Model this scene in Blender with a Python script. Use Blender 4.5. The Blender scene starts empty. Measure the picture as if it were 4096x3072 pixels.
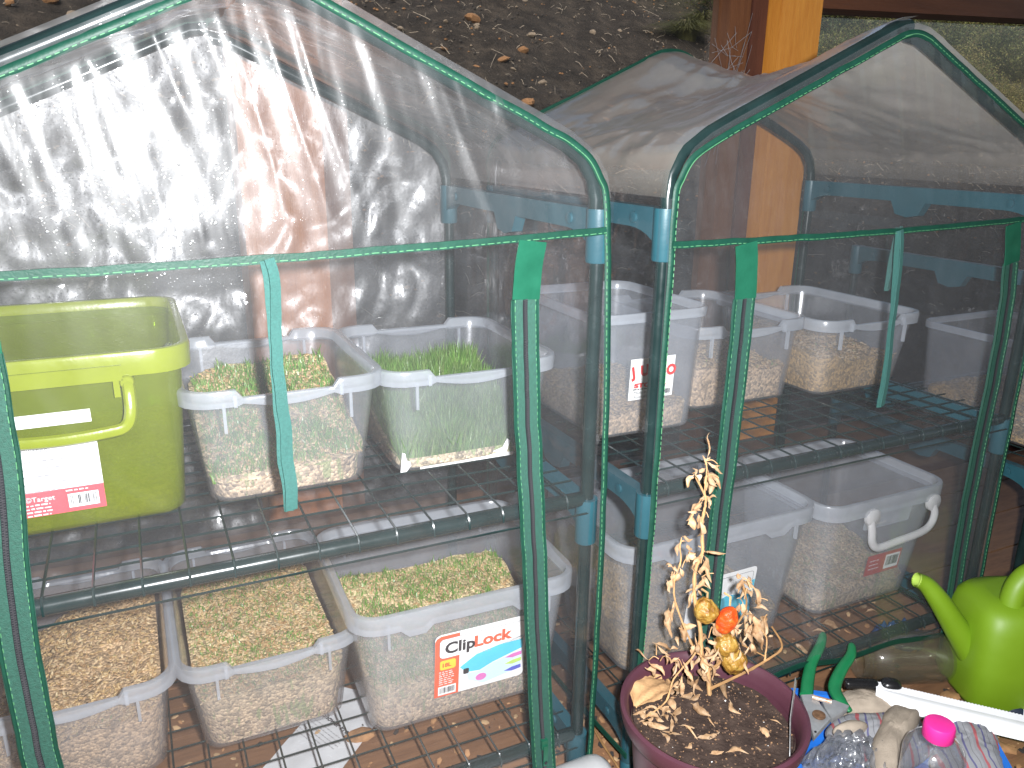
import bpy, math, random
from mathutils import Vector as V, Matrix, noise
random.seed(11)
S = bpy.context.scene
C = S.collection
PI = math.pi
rnd = random.uniform

# ------------------------------------------------------------------ camera, sky, sun, flash, exposure
cd = bpy.data.cameras.new('camera')
cam = bpy.data.objects.new('camera', cd); C.objects.link(cam)
CAM = V((-0.4678, -0.7697, 0.8515))
def basis(yaw, pitch, roll):
    f = V((math.sin(yaw)*math.cos(pitch), math.cos(yaw)*math.cos(pitch), math.sin(pitch)))
    r = V((math.cos(yaw), -math.sin(yaw), 0)); u = r.cross(f)
    c, s = math.cos(roll), math.sin(roll)
    return c*r+s*u, c*u-s*r, f
cr, cu, cf = basis(0.4423, -0.2981, 0.0119)
cam.matrix_world = Matrix(((cr.x, cu.x, -cf.x, CAM.x), (cr.y, cu.y, -cf.y, CAM.y), (cr.z, cu.z, -cf.z, CAM.z), (0, 0, 0, 1)))
cd.sensor_width = 36; cd.lens = 36*3194.9/4096
cd.clip_start = 0.01; cd.clip_end = 500
S.camera = cam

SUN_EL, SUN_ROT = math.radians(42), math.radians(-150)
w = bpy.data.worlds.new('World'); S.world = w; w.use_nodes = True
wn = w.node_tree; bg = wn.nodes['Background']
sky = wn.nodes.new('ShaderNodeTexSky'); sky.sky_type = 'NISHITA'; sky.sun_disc = False
sky.sun_elevation = SUN_EL; sky.sun_rotation = SUN_ROT; sky.dust_density = 4; sky.air_density = 1.2
wn.links.new(sky.outputs[0], bg.inputs[0]); bg.inputs[1].default_value = 0.15
sd = bpy.data.lights.new('sun', 'SUN'); sd.energy = 3.8; sd.angle = math.radians(25); sd.color = (1, .95, .88)
sun = bpy.data.objects.new('sun', sd); C.objects.link(sun)
sdir = V((math.sin(SUN_ROT)*math.cos(SUN_EL), math.cos(SUN_ROT)*math.cos(SUN_EL), math.sin(SUN_EL)))
sun.rotation_euler = (-sdir).to_track_quat('-Z', 'Y').to_euler()
sun.location = (-2, -2, 4)
# the camera's own flash, a few centimetres from the lens: the photograph shows its glare on the film
fd = bpy.data.lights.new('camera_flash', 'AREA'); fd.shape = 'DISK'; fd.size = 0.026; fd.energy = 33.0; fd.color = (.97, .985, 1)
fl = bpy.data.objects.new('camera_flash', fd); C.objects.link(fl)
fl.matrix_world = Matrix.Translation(CAM + cr*0.05 + cu*0.022) @ cam.matrix_world.to_3x3().to_4x4()
S.view_settings.view_transform = 'Standard'; S.view_settings.look = 'None'
S.view_settings.exposure = 0.3; S.view_settings.gamma = 1.0; S.view_settings.use_curve_mapping = False
S.render.engine = 'CYCLES'
cy = S.cycles
cy.max_bounces = 7; cy.diffuse_bounces = 3; cy.glossy_bounces = 3; cy.transmission_bounces = 6
cy.transparent_max_bounces = 56; cy.caustics_reflective = False; cy.caustics_refractive = False
cy.sample_clamp_indirect = 4; cy.use_denoising = True

# ------------------------------------------------------------------ helpers
class MB:
    def __init__(s): s.v = []; s.f = []; s.m = []
    def add(s, vs, fs, m=0):
        b = len(s.v); s.v += [tuple(p) for p in vs]; s.f += [tuple(i+b for i in q) for q in fs]
        s.m += [m]*len(fs) if isinstance(m, int) else list(m)
    def box(s, c, d, R=None, m=0):
        c = V(c); x, y, z = d[0]/2, d[1]/2, d[2]/2
        vs = [V(p) for p in ((-x,-y,-z),(x,-y,-z),(x,y,-z),(-x,y,-z),(-x,-y,z),(x,-y,z),(x,y,z),(-x,y,z))]
        if R is not None: vs = [R @ p for p in vs]
        s.add([p+c for p in vs], [(0,3,2,1),(4,5,6,7),(0,1,5,4),(1,2,6,5),(2,3,7,6),(3,0,4,7)], m)
    def loft(s, rings, cap0=True, cap1=True, m=0, close=True):
        n = len(rings[0]); vs = [p for r in rings for p in r]; fs = []
        for k in range(len(rings)-1):
            for i in range(n if close else n-1):
                j = (i+1) % n; fs.append((k*n+i, k*n+j, (k+1)*n+j, (k+1)*n+i))
        if cap0: fs.append(tuple(range(n-1, -1, -1)))
        if cap1: fs.append(tuple((len(rings)-1)*n+i for i in range(n)))
        s.add(vs, fs, m)
    def tube(s, pts, r, n=8, caps=True, m=0, flat=1.0, up=None):
        pts = [V(p) for p in pts]; K = len(pts)
        rs = [r]*K if isinstance(r, (int, float)) else r
        t0 = (pts[1]-pts[0]).normalized()
        a = V(up) if up else (V((0,0,1)) if abs(t0.z) < .9 else V((1,0,0)))
        rings = []
        for k in range(K):
            t = (pts[min(k+1,K-1)]-pts[max(k-1,0)]).normalized()
            a = (a - t*a.dot(t)).normalized(); b = t.cross(a)
            rings.append([pts[k]+(a*math.cos(2*PI*i/n)*flat+b*math.sin(2*PI*i/n))*rs[k] for i in range(n)])
        s.loft(rings, caps, caps, m)
    def ribbon(s, pts, wd, th, nrm, m=0):
        pts = [V(p) for p in pts]; K = len(pts); rings = []
        ws = [wd]*K if isinstance(wd, (int, float)) else wd
        for k in range(K):
            t = (pts[min(k+1,K-1)]-pts[max(k-1,0)]).normalized(); nn = V(nrm); nn = (nn-t*nn.dot(t)).normalized(); sd = t.cross(nn)
            h = ws[k]/2
            rings.append([pts[k]+sd*h, pts[k]+sd*h+nn*th, pts[k]-sd*h+nn*th, pts[k]-sd*h])
        s.loft(rings, True, True, m)
    def grid(s, fn, nu, nv, m=0):
        vs = [fn(i/nu, j/nv) for j in range(nv+1) for i in range(nu+1)]
        s.add(vs, [(j*(nu+1)+i, j*(nu+1)+i+1, (j+1)*(nu+1)+i+1, (j+1)*(nu+1)+i) for j in range(nv) for i in range(nu)], m)
    def lathe(s, prof, n=32, T=None, m=0, cap0=True, cap1=True):
        rings = [[V((r*math.cos(2*PI*i/n), r*math.sin(2*PI*i/n), z)) for i in range(n)] for r, z in prof]
        if T is not None: rings = [[T @ p for p in q] for q in rings]
        s.loft(rings, cap0, cap1, m)
    def ell(s, c, rx, ry, rz, R=None, nu=6, nv=4, m=0, fn=None):
        c = V(c); vs = [V((0,0,-rz))]
        for j in range(1, nv):
            th = PI*j/nv
            for i in range(nu):
                ph = 2*PI*i/nu; vs.append(V((rx*math.sin(th)*math.cos(ph), ry*math.sin(th)*math.sin(ph), -rz*math.cos(th))))
        vs.append(V((0,0,rz)))
        if fn: vs = [fn(p) for p in vs]
        if R is not None: vs = [R @ p for p in vs]
        fs = [(0, 1+(i+1) % nu, 1+i) for i in range(nu)]
        for j in range(nv-2):
            for i in range(nu):
                a = 1+j*nu; fs.append((a+i, a+(i+1) % nu, a+nu+(i+1) % nu, a+nu+i))
        a = 1+(nv-2)*nu; fs += [(a+i, a+(i+1) % nu, len(vs)-1) for i in range(nu)]
        s.add([p+c for p in vs], fs, m)
    def mesh(s, name, mats, ang=42):
        me = bpy.data.meshes.new(name); me.from_pydata(s.v, [], s.f)
        for mt in (mats if isinstance(mats, (list, tuple)) else [mats]): me.materials.append(mt)
        me.polygons.foreach_set('material_index', s.m); me.polygons.foreach_set('use_smooth', [True]*len(s.f))
        me.update()
        if ang < 180: me.set_sharp_from_angle(angle=math.radians(ang))
        return me
    def build(s, name, mats, parent=None, kind=None, ang=42, loc=None):
        return link(name, s.mesh(name, mats, ang), parent, kind, loc)
def link(name, me, parent=None, kind=None, loc=None):
    o = bpy.data.objects.new(name, me); C.objects.link(o)
    if parent: o.parent = parent
    if kind: o['kind'] = kind
    if loc is not None: o.location = loc
    return o
def tag(o, label, cat, group=None, kind=None):
    o['label'] = label; o['category'] = cat
    if group: o['group'] = group
    if kind: o['kind'] = kind
    return o
def thing(name, label, cat, loc=(0,0,0), rz=0, group=None):
    o = bpy.data.objects.new(name, None); C.objects.link(o); o.location = loc; o.rotation_euler = (0,0,rz); o.empty_display_size = .05
    return tag(o, label, cat, group)
def smoothpath(pts, k=6, closed=False):
    pts = [V(p) for p in pts]; out = []; n = len(pts)
    for i in range(n if closed else n-1):
        g = (lambda j: pts[j % n]) if closed else (lambda j: pts[max(0, min(n-1, j))])
        p0, p1, p2, p3 = g(i-1), g(i), g(i+1), g(i+2)
        for q in range(k):
            t = q/k
            out.append(.5*((2*p1)+(p2-p0)*t+(2*p0-5*p1+4*p2-p3)*t*t+(3*p1-p0-3*p2+p3)*t**3))
    if not closed: out.append(pts[-1])
    return out
def nz(x, y, z=0): return noise.noise(V((x, y, z)))
def fbm(x, y, z=0, o=4): return noise.fractal(V((x, y, z)), 1.0, 2.0, o)
def ridge(x, y, z=0): return 1-2*abs(nz(x, y, z))

# ------------------------------------------------------------------ materials
def newmat(name):
    m = bpy.data.materials.new(name); m.use_nodes = True; nt = m.node_tree; nt.nodes.clear()
    out = nt.nodes.new('ShaderNodeOutputMaterial')
    def N(t, ins=None, **at):
        n = nt.nodes.new('ShaderNode'+t)
        for k, v in at.items(): setattr(n, k, v)
        for k, v in (ins or {}).items():
            if isinstance(v, bpy.types.NodeSocket): nt.links.new(v, n.inputs[k])
            elif isinstance(v, (tuple, list)) and len(v) == 3 and n.inputs[k].type == 'RGBA': n.inputs[k].default_value = (*v, 1)
            else: n.inputs[k].default_value = v
        return n
    def fin(sh): nt.links.new(sh, out.inputs[0]); return m
    return N, fin
def coords(N, scale=(1,1,1), kind='Object', rot=(0,0,0)):
    tc = N('TexCoord'); return N('Mapping', {0: tc.outputs[kind], 3: scale, 2: rot}).outputs[0]
def ntex(N, co, sc, det=4, rough=.55): return N('TexNoise', {'Vector': co, 'Scale': sc, 'Detail': det, 'Roughness': rough}).outputs[0]
def ramp(N, fac, stops):
    r = N('ValToRGB', {0: fac}); e = r.color_ramp.elements
    while len(e) < len(stops): e.new(.5)
    for q, (p, c) in zip(e, stops): q.position = p; q.color = (*c, 1) if len(c) == 3 else c
    return r.outputs[0]
def mixc(N, f, a, b):
    n = N('Mix', data_type='RGBA')
    for i, v in ((0, f), (6, a), (7, b)):
        if isinstance(v, bpy.types.NodeSocket): n.id_data.links.new(v, n.inputs[i])
        else: n.inputs[i].default_value = (*v, 1) if isinstance(v, (tuple, list)) else v
    return n.outputs[2]
def math_(N, op, a, b=0.0, cl=False): return N('Math', {0: a, 1: b}, operation=op, use_clamp=cl).outputs[0]
def facing_f0(N, f0, nrm=None):
    lw = N('LayerWeight', {0: .5}, ); 
    if nrm is not None: lw.id_data.links.new(nrm, lw.inputs[1])
    p = math_(N, 'POWER', lw.outputs[1], 5.0); return math_(N, 'ADD', math_(N, 'MULTIPLY', p, .8), f0, True)
def pmat(name, col, rough=.5, metal=0, spec=.5, var=.15, vs=30, bump=0, bs=150, col2=None, scale=(1,1,1), sss=0, coat=0):
    N, fin = newmat(name); co = coords(N, scale)
    n1 = ntex(N, co, vs, 5)
    c2 = col2 or tuple(c*(1-var) for c in col); c1 = tuple(min(1, c*(1+var*.6)) for c in col) if not col2 else col
    c = ramp(N, n1, [(.3, c2), (.7, c1)])
    b = N('BsdfPrincipled', {'Base Color': c, 'Roughness': math_(N, 'ADD', math_(N, 'MULTIPLY', ntex(N, co, vs*2, 3), .2), rough-.1, True), 'Metallic': metal, 'Specular IOR Level': spec, 'Coat Weight': coat})
    if bump: b.id_data.links.new(N('Bump', {'Height': ntex(N, co, bs, 3), 'Strength': bump, 'Distance': .002}).outputs[0], b.inputs['Normal'])
    return fin(b.outputs[0])
def film(name, dust=.10, dcol=(.58,.60,.63), f0=.07, rough=.05, bump=.5, bscale=26, stretch=(1,1,.25), wide=.35, trans=(.95,.95,.96), dvar=.6, settle=None):
    """clear PVC sheet: see-through, a little dusty, glossy with fine puckers"""
    N, fin = newmat(name); co = coords(N, stretch); co1 = coords(N)
    drop = math_(N, 'MULTIPLY', math_(N, 'SUBTRACT', ntex(N, co1, 420, 1), .66, True), 1.2)
    h = math_(N, 'ADD', math_(N, 'ADD', ntex(N, co, bscale, 3, .5), math_(N, 'MULTIPLY', ntex(N, co1, 240, 2), .03)), drop)
    bn = N('Bump', {'Height': h, 'Strength': bump, 'Distance': .006}).outputs[0]
    dn = math_(N, 'MULTIPLY', math_(N, 'ADD', math_(N, 'MULTIPLY', ntex(N, co1, 9, 6, .65), 2*dvar), 1-dvar), dust, True)
    if settle:                                  # dust lies on the slope and thins out towards the steep eave
        dn = math_(N, 'MULTIPLY', dn, N('MapRange', {0: N('SeparateXYZ', {0: co1}).outputs[2], 1: settle[0], 2: settle[1], 3: .18, 4: 1.0}).outputs[0], True)
    dif = N('MixShader', {0: .45, 1: N('BsdfDiffuse', {0: dcol}).outputs[0], 2: N('BsdfTranslucent', {0: dcol}).outputs[0]}).outputs[0]
    base = N('MixShader', {0: dn, 1: N('BsdfTransparent', {0: trans}).outputs[0], 2: dif}).outputs[0]
    g = N('MixShader', {0: wide, 1: N('BsdfGlossy', {0: (1,1,1), 1: rough, 'Normal': bn}).outputs[0], 2: N('BsdfGlossy', {0: (1,1,1), 1: .45, 'Normal': bn}).outputs[0]}).outputs[0]
    return fin(N('MixShader', {0: facing_f0(N, f0), 1: base, 2: g}).outputs[0])
def frost(name, col=(.80,.82,.84), op=.34, rough=.25, f0=.05, tr=.5, tcol=(.97,.97,.98)):
    """thin milky polypropylene"""
    N, fin = newmat(name); co = coords(N)
    o = math_(N, 'ADD', math_(N, 'MULTIPLY', ntex(N, co, 14, 4), .16), op-.08, True)
    c = ramp(N, ntex(N, co, 40, 5), [(.3, tuple(x*.88 for x in col)), (.65, col)])
    d = N('MixShader', {0: tr, 1: N('BsdfDiffuse', {0: c}).outputs[0], 2: N('BsdfTranslucent', {0: c}).outputs[0]}).outputs[0]
    base = N('MixShader', {0: o, 1: N('BsdfTransparent', {0: tcol}).outputs[0], 2: d}).outputs[0]
    bn = N('Bump', {'Height': ntex(N, co, 60, 3), 'Strength': .12, 'Distance': .003}).outputs[0]
    return fin(N('MixShader', {0: facing_f0(N, f0), 1: base, 2: N('BsdfGlossy', {0: (1,1,1), 1: rough, 'Normal': bn}).outputs[0]}).outputs[0])
def wood(name, a, b, scale, rough=.55, ring=6):
    N, fin = newmat(name); co = coords(N, scale)
    n1 = ntex(N, co, ring, 6, .6); n2 = ntex(N, co, ring*7, 4)
    oi = N('ObjectInfo').outputs['Random']
    c = ramp(N, math_(N, 'ADD', math_(N, 'MULTIPLY', n1, .7), math_(N, 'MULTIPLY', n2, .3)), [(.32, b), (.5, tuple((x+y)/2 for x, y in zip(a, b))), (.68, a)])
    c = N('HueSaturation', {'Value': math_(N, 'ADD', math_(N, 'MULTIPLY', oi, .35), .8), 'Color': c}).outputs[0]
    bs = N('BsdfPrincipled', {'Base Color': c, 'Roughness': rough, 'Normal': N('Bump', {'Height': n2, 'Strength': .25, 'Distance': .003}).outputs[0]})
    return fin(bs.outputs[0])

m_post = pmat('dark_green_steel', (.010,.022,.022), .24, spec=.5, var=.3)
m_wire = pmat('dark_green_wire', (.012,.025,.025), .22, var=.3)
m_teal = pmat('teal_plastic', (.018,.076,.098), .42, var=.12, vs=18, bump=.1)
m_pipe = pmat('green_binding', (.006,.045,.029), .5, spec=.3, var=.2, vs=60, bump=.15, bs=400)
m_tape = pmat('green_zip_tape', (.016,.072,.052), .7, var=.25, vs=300, bump=.5, bs=900)
m_tapeflap = pmat('glossy_green_flap', (.012,.085,.05), .22, var=.2, vs=30, bump=.4, bs=60)
m_strap = pmat('green_webbing', (.028,.105,.093), .75, var=.18, vs=400, bump=.5, bs=900)
m_teeth = pmat('black_zip_teeth', (.015,.017,.02), .35, var=.3, vs=600)
m_stitch = pmat('pale_green_thread', (.07,.22,.10), .7, var=.1)
m_film1 = film('clear_film', dust=.05, f0=.068, rough=.10, bump=.15, bscale=30, stretch=(1,1,.22), wide=.28)
m_film1d = film('clear_film_door', dust=.04, f0=.06, rough=.10, bump=.14, bscale=16, stretch=(1,1,.35), wide=.2)
m_film2 = film('clear_film_right', dust=.07, f0=.05, rough=.08, bump=.2, bscale=18, stretch=(1,1,.3), wide=.15)
m_side = film('clear_film_side', dust=.035, f0=.05, rough=.06, bump=.5, bscale=16, stretch=(1,1,.5), wide=.15)
m_rear = film('clear_film_rear', dust=.085, f0=.12, rough=.12, bump=.7, bscale=22, stretch=(1,1,.7), wide=.55)
m_rear2 = film('clear_film_rear_right', dust=.03, f0=.05, rough=.10, bump=.5, bscale=18, stretch=(1,1,.7), wide=.25)
m_roof1 = film('dusty_film_left_roof', dust=.30, dcol=(.56,.55,.54), f0=.09, rough=.13, bump=.4, bscale=12, stretch=(1,.5,1))
m_roof2 = film('dusty_film_right_roof', dust=.64, dcol=(.62,.58,.52), f0=.08, rough=.10, bump=.5, bscale=12, stretch=(1,.5,1), dvar=.35, settle=(.785,.865))
m_tub = frost('milky_plastic', col=(.80,.85,.91), op=.13)
m_rim = frost('milky_plastic_rim', col=(.80,.85,.91), op=.40, rough=.2)
m_tub2 = frost('milky_plastic_cloudy', col=(.78,.83,.89), op=.21)
m_green = frost('olive_green_plastic', col=(.34,.41,.016), op=.42, rough=.18, tcol=(.75,.85,.25), tr=.45)
m_greenrim = frost('olive_green_plastic_rim', col=(.33,.39,.018), op=.86, rough=.18, tcol=(.75,.85,.25), tr=.3)
m_whitepl = frost('white_plastic_handle', col=(.82,.82,.82), op=.9, rough=.3)
m_paper = pmat('white_label_paper', (.80,.80,.79), .45, var=.04)
m_red = pmat('red_label_ink', (.62,.05,.05), .45, var=.08)
m_pink = pmat('faded_red_ink', (.66,.10,.12), .45, var=.1)
m_orange = pmat('orange_red_ink', (.75,.13,.07), .45, var=.08)
m_black = pmat('black_ink', (.03,.03,.035), .5, var=.1)
m_grey = pmat('grey_ink', (.35,.35,.36), .5, var=.1)
m_yellow = pmat('yellow_ink', (.85,.55,.06), .5, var=.05)
m_cyan = pmat('cyan_ink', (.10,.52,.68), .5, var=.08)
m_pale = pmat('pale_blue_ink', (.55,.72,.85), .5, var=.06)
m_pinkk = pmat('pink_ink', (.62,.18,.45), .5); m_lime = pmat('lime_ink', (.45,.62,.15), .5); m_blueink = pmat('blue_ink', (.10,.12,.50), .5)

def grainmat(name, top, bot, zlo, zhi, streak=0.0, green=(.10,.20,.03), cell=260):
    N, fin = newmat(name); co = coords(N)
    vo = N('TexVoronoi', {'Vector': co, 'Scale': cell}); vr = N('SeparateColor', {0: vo.outputs['Color']}).outputs[0]
    z = N('SeparateXYZ', {0: co}).outputs[2]
    t = N('MapRange', {0: z, 1: zlo, 2: zhi}).outputs[0]
    st = ntex(N, coords(N, (1,1,.12)), 160, 3)
    c = ramp(N, vr, [(.1, tuple(x*.42 for x in bot)), (.5, tuple(x*.9 for x in bot)), (.9, tuple(min(1, x*1.4) for x in bot))])
    gf = math_(N, 'MULTIPLY', math_(N, 'GREATER_THAN', math_(N, 'ADD', math_(N, 'MULTIPLY', st, .6), math_(N, 'MULTIPLY', ntex(N, co, 22, 3), .4)), 1-streak), .8)
    c = mixc(N, gf, c, green)
    c = mixc(N, math_(N, 'MULTIPLY', t, .6, True), c, top)
    d = vo.outputs['Distance']
    b = N('BsdfPrincipled', {'Base Color': c, 'Roughness': .6, 'Normal': N('Bump', {'Height': d, 'Strength': .8, 'Distance': .003}).outputs[0]})
    b.id_data.links.new(N('Bump', {'Height': d, 'Strength': .8, 'Distance': .003}, invert=True).outputs[0], b.inputs['Normal'])
    return fin(b.outputs[0])
TAN = (.52,.36,.21)
m_grain = grainmat('damp_grain', (.42,.27,.13), TAN, .02, .2)
m_sprout = grainmat('sprouting_grain_mass', (.40,.34,.15), (.60,.44,.27), .03, .14, .43, (.24,.30,.10))
m_grassmass = grainmat('grass_root_mass', (.24,.36,.09), (.62,.49,.31), .02, .07, .44, (.30,.40,.13))
m_gold = grainmat('golden_grain', (.42,.27,.08), (.42,.26,.09), .02, .2)
seedm = [pmat('seed_a', (.47,.32,.15), .5, var=.2), pmat('seed_b', (.36,.22,.10), .5, var=.2), pmat('seed_c', (.56,.42,.24), .5, var=.2)]
bladem = [pmat('blade_a', (.085,.20,.028), .35, var=.2), pmat('blade_b', (.13,.26,.042), .35, var=.2), pmat('blade_c', (.21,.30,.085), .4, var=.2)]
m_dark = pmat('dark_soil_mat', (.05,.045,.043), .95, spec=.2, col2=(.028,.025,.024), vs=9, bump=.9, bs=60)

# ------------------------------------------------------------------ text and label helpers
def textmesh(txt, size, bold=0.0, sx=1.0):
    cu_ = bpy.data.curves.new('t', 'FONT'); cu_.body = txt; cu_.size = size; cu_.offset = bold; cu_.align_x = 'LEFT'; cu_.resolution_u = 3
    o = bpy.data.objects.new('t', cu_); C.objects.link(o)
    me = bpy.data.meshes.new_from_object(o.evaluated_get(bpy.context.evaluated_depsgraph_get()))
    bpy.data.objects.remove(o); bpy.data.curves.remove(cu_)
    if sx != 1: me.transform(Matrix.Diagonal((sx, 1, 1, 1)))
    return me
def frame(o, xa, ua):
    xa = V(xa).normalized(); ua = V(ua); ua = (ua-xa*ua.dot(xa)).normalized(); n = xa.cross(ua)
    return Matrix(((xa.x, ua.x, n.x, o[0]), (xa.y, ua.y, n.y, o[1]), (xa.z, ua.z, n.z, o[2]), (0,0,0,1)))
def lettering(txt, x, y, size, F, mt, par, lift=.0008, bold=0.0, sx=1.0, name='lettering', rot=0):
    me = textmesh(txt, size, bold, sx); me.materials.clear(); me.materials.append(mt)
    me.transform(F @ Matrix.Translation((x, y, lift)) @ Matrix.Rotation(rot, 4, 'Z'))
    me.name = name; return link(name, me, par)
def rect(F, x0, y0, x1, y1, lift=0.0, th=.0004):
    mb = MB(); vs = [F @ V(p) for z in (lift, lift+th) for p in ((x0,y0,z),(x1,y0,z),(x1,y1,z),(x0,y1,z))]
    mb.add(vs, [(0,3,2,1),(4,5,6,7),(0,1,5,4),(1,2,6,5),(2,3,7,6),(3,0,4,7)]); return mb
def poly(F, pts, lift, th=.0003):
    mb = MB(); n = len(pts)
    mb.loft([[F @ V((x, y, z)) for x, y in pts] for z in (lift, lift+th)]); return mb
def rpts(x0, y0, x1, y1, r, n=4):
    out = []
    for cx, cy_, a in ((x1-r, y0+r, -90), (x1-r, y1-r, 0), (x0+r, y1-r, 90), (x0+r, y0+r, 180)):
        for k in range(n+1):
            t = math.radians(a+90*k/n); out.append((cx+r*math.cos(t), cy_+r*math.sin(t)))
    return out
def barcode(F, x0, y0, x1, y1, par, lift=.0006):
    rect(F, x0, y0, x1, y1, lift).build('barcode_panel', m_paper, par)
    mb = MB(); x = x0+.08*(x1-x0); R = random.Random(5)
    while x < x1-.1*(x1-x0):
        wd = R.choice([.5, .5, 1, 1.6])*(x1-x0)*.022
        q = rect(F, x, y0+.22*(y1-y0), x+wd, y1-.12*(y1-y0), lift+.0005, .0002); mb.add(q.v, q.f); x += wd+R.choice([.6, 1, 1.5])*(x1-x0)*.022
    mb.build('barcode', m_black, par, kind='stuff')
def textlines(F, x0, y0, x1, n, dy, mt, par, lift=.0008, h=.0016):
    """unreadable small print: rows of word-sized dashes"""
    mb = MB(); R = random.Random(n)
    for k in range(n):
        x = x0; xe = x0+(x1-x0)*R.uniform(.6, 1)
        while x < xe:
            wd = R.uniform(.002, .007); q = rect(F, x, y0-k*dy, min(x+wd, xe), y0-k*dy+h*R.uniform(.6, 1), lift, .0002); mb.add(q.v, q.f); x += wd+.0015
    mb.build('small_print', mt, par, kind='stuff')

# ------------------------------------------------------------------ setting: deck, hillside, glazed wall
m_deck = wood('deck_timber', (.26,.135,.068), (.13,.064,.034), (1.2,10,10), .6)
deck = MB(); deck.box((.6,-.55,-.052), (5.2,2.3,.03)); deck = deck.build('floor', pmat('dark_joists', (.03,.02,.015), .9))
deck['kind'] = 'structure'
bm_ = MB(); bm_.box((0,0,0), (5.2,.118,.034)); bme = bm_.mesh('board', m_deck); y = .56
while y > -1.6:
    b = link('board', bme, deck, loc=(.6+rnd(-.1,.1), y-.06, -.0172+rnd(-.0006,.0006))); y -= .1225
def hz(x, y):
    base = -.35 if y < .75 else -.2+.55*(y-1.0)
    if y < 1.1: t = max(0, min(1, (y-.6)/.5)); base = -.35*(1-t)+(-.2+.55*(y-1.0))*t
    return base+.10*fbm(x*.8, y*.8, 1)+.035*fbm(x*5, y*5, 3)+.008*nz(x*28, y*28)
def soilmat():
    N, fin = newmat('burnt_hillside'); co = coords(N)
    c = ramp(N, ntex(N, co, 7, 8, .7), [(.3, (.022,.018,.016)), (.5, (.044,.036,.031)), (.72, (.10,.08,.064))])
    g = ramp(N, ntex(N, co, .9, 4), [(.42, (0,0,0)), (.62, (1,1,1))])
    x = N('SeparateXYZ', {0: co}).outputs; far = N('MapRange', {0: math_(N, 'ADD', math_(N, 'MULTIPLY', x[0], .55), x[1]), 1: 6.2, 2: 8.5}).outputs[0]
    c = mixc(N, math_(N, 'MULTIPLY', far, g, True), c, mixc(N, ntex(N, co, 30, 5), (.03,.04,.012), (.14,.14,.045)))
    c = mixc(N, math_(N, 'MULTIPLY', math_(N, 'GREATER_THAN', ntex(N, co, 34, 6, .75), .66), .6), c, (.22,.17,.12))
    b = N('BsdfPrincipled', {'Base Color': c, 'Roughness': .95, 'Specular IOR Level': .15, 'Normal': N('Bump', {'Height': ntex(N, co, 42, 6, .7), 'Strength': 1.0, 'Distance': .05}).outputs[0]})
    return fin(b.outputs[0])
hb = MB(); hb.grid(lambda u, v: V((-9+30*u, .60+24*v*v, hz(-9+30*u, .60+24*v*v))), 190, 150)
hill = hb.build('hillside', soilmat(), kind='structure', ang=180)
# far crest behind, so that no sky shows under the beam
m_stone = pmat('ochre_stone', (.22,.115,.055), .85, var=.4, vs=14, bump=.7, bs=40, spec=.2)
m_stone2 = pmat('tan_stone', (.19,.15,.115), .85, var=.35, vs=14, bump=.7, bs=40, spec=.2)
def stone_mesh(sd, mt):
    mb = MB(); mb.ell((0,0,0), 1, .8, .55, nu=9, nv=6, fn=lambda p: p*(1+.35*nz(p.x*1.3+sd, p.y*1.3, p.z*1.3)))
    return mb.mesh('stone', mt, 30)
sm = [stone_mesh(3, m_stone), stone_mesh(9, m_stone), stone_mesh(17, m_stone2), stone_mesh(29, m_stone2)]
key = [(1.54,4.10,.055,0,'flat ochre stone highest on the bare slope'), (1.73,3.78,.045,1,'rounded orange stone, one of a close pair on the slope'), (1.55,3.65,.035,1,'small orange stone just downhill of a rounder one'), (1.88,3.99,.04,2,'pale tan stone right of the ochre ones on the slope'),
       (2.37,4.07,.03,2,'small pale stone below the grass tussock'), (1.54,3.32,.05,0,'brown stone half sunk low on the slope'), (1.37,3.62,.028,0,'tiny ochre stone left of the orange pair'), (-.69,4.0,.05,0,'ochre stone at top left of the slope'), (-.86,3.9,.03,1,'small yellowish stone in the top left corner'), (-.60,3.90,.045,2,'long pale stone above the left greenhouse roof')]
GST = 'stones scattered over the burnt slope'
def stone(x, y, r, k, lab):
    o = link('stone', sm[k], loc=(x, y, hz(x, y)+r*.15)); o.scale = (r*rnd(.8,1.2), r*rnd(.8,1.1), r*rnd(.7,1)); o.rotation_euler = (rnd(-.4,.4), rnd(-.4,.4), rnd(0,6.3))
    tag(o, lab, 'stone', GST)
for a in key: stone(*a)
SEEN = set()
for k in range(70):
    x, y, r, kk = rnd(-1.1,3.2), rnd(2.7,5.2), rnd(.012,.03), random.choice((0,2,2,3))
    lat = ('above the left roof edge', 'left of the middle', 'in the middle', 'right of the middle', 'towards the timber post')[min(4, int((x+1.1)/4.3*5))]; up = ('lowest', 'low', 'halfway up', 'high', 'near the top')[min(4, int((y-2.7)/2.5*5))]
    LB = (('tiny ' if r < .021 else 'small ')+('ochre' if kk == 0 else 'greyish tan')+(' flat' if k % 3 == 0 else ' round' if k % 3 == 1 else ' angular')+' stone '+up+' on the burnt slope '+lat)
    if LB not in SEEN: SEEN.add(LB); stone(x, y, r, kk, LB)
tw = MB(); R_ = random.Random(3)
for k in range(4200):
    x, y = R_.uniform(-1.6,5), R_.uniform(1.6,6); z = hz(x, y)+.006; L = R_.uniform(.01,.06)*(1 if R_.random() < .9 else 3); a = R_.uniform(0,6.3)
    d = V((math.cos(a)*L, math.sin(a)*L, L*R_.uniform(0,.7)+L*math.sin(a)*.5))
    tw.tube([V((x,y,z))-d*.5, V((x,y,z+R_.uniform(0,.01))), V((x,y,z))+d*.5], R_.uniform(.0007,.0016), 3, False, R_.choice((0,0,1)))
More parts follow.
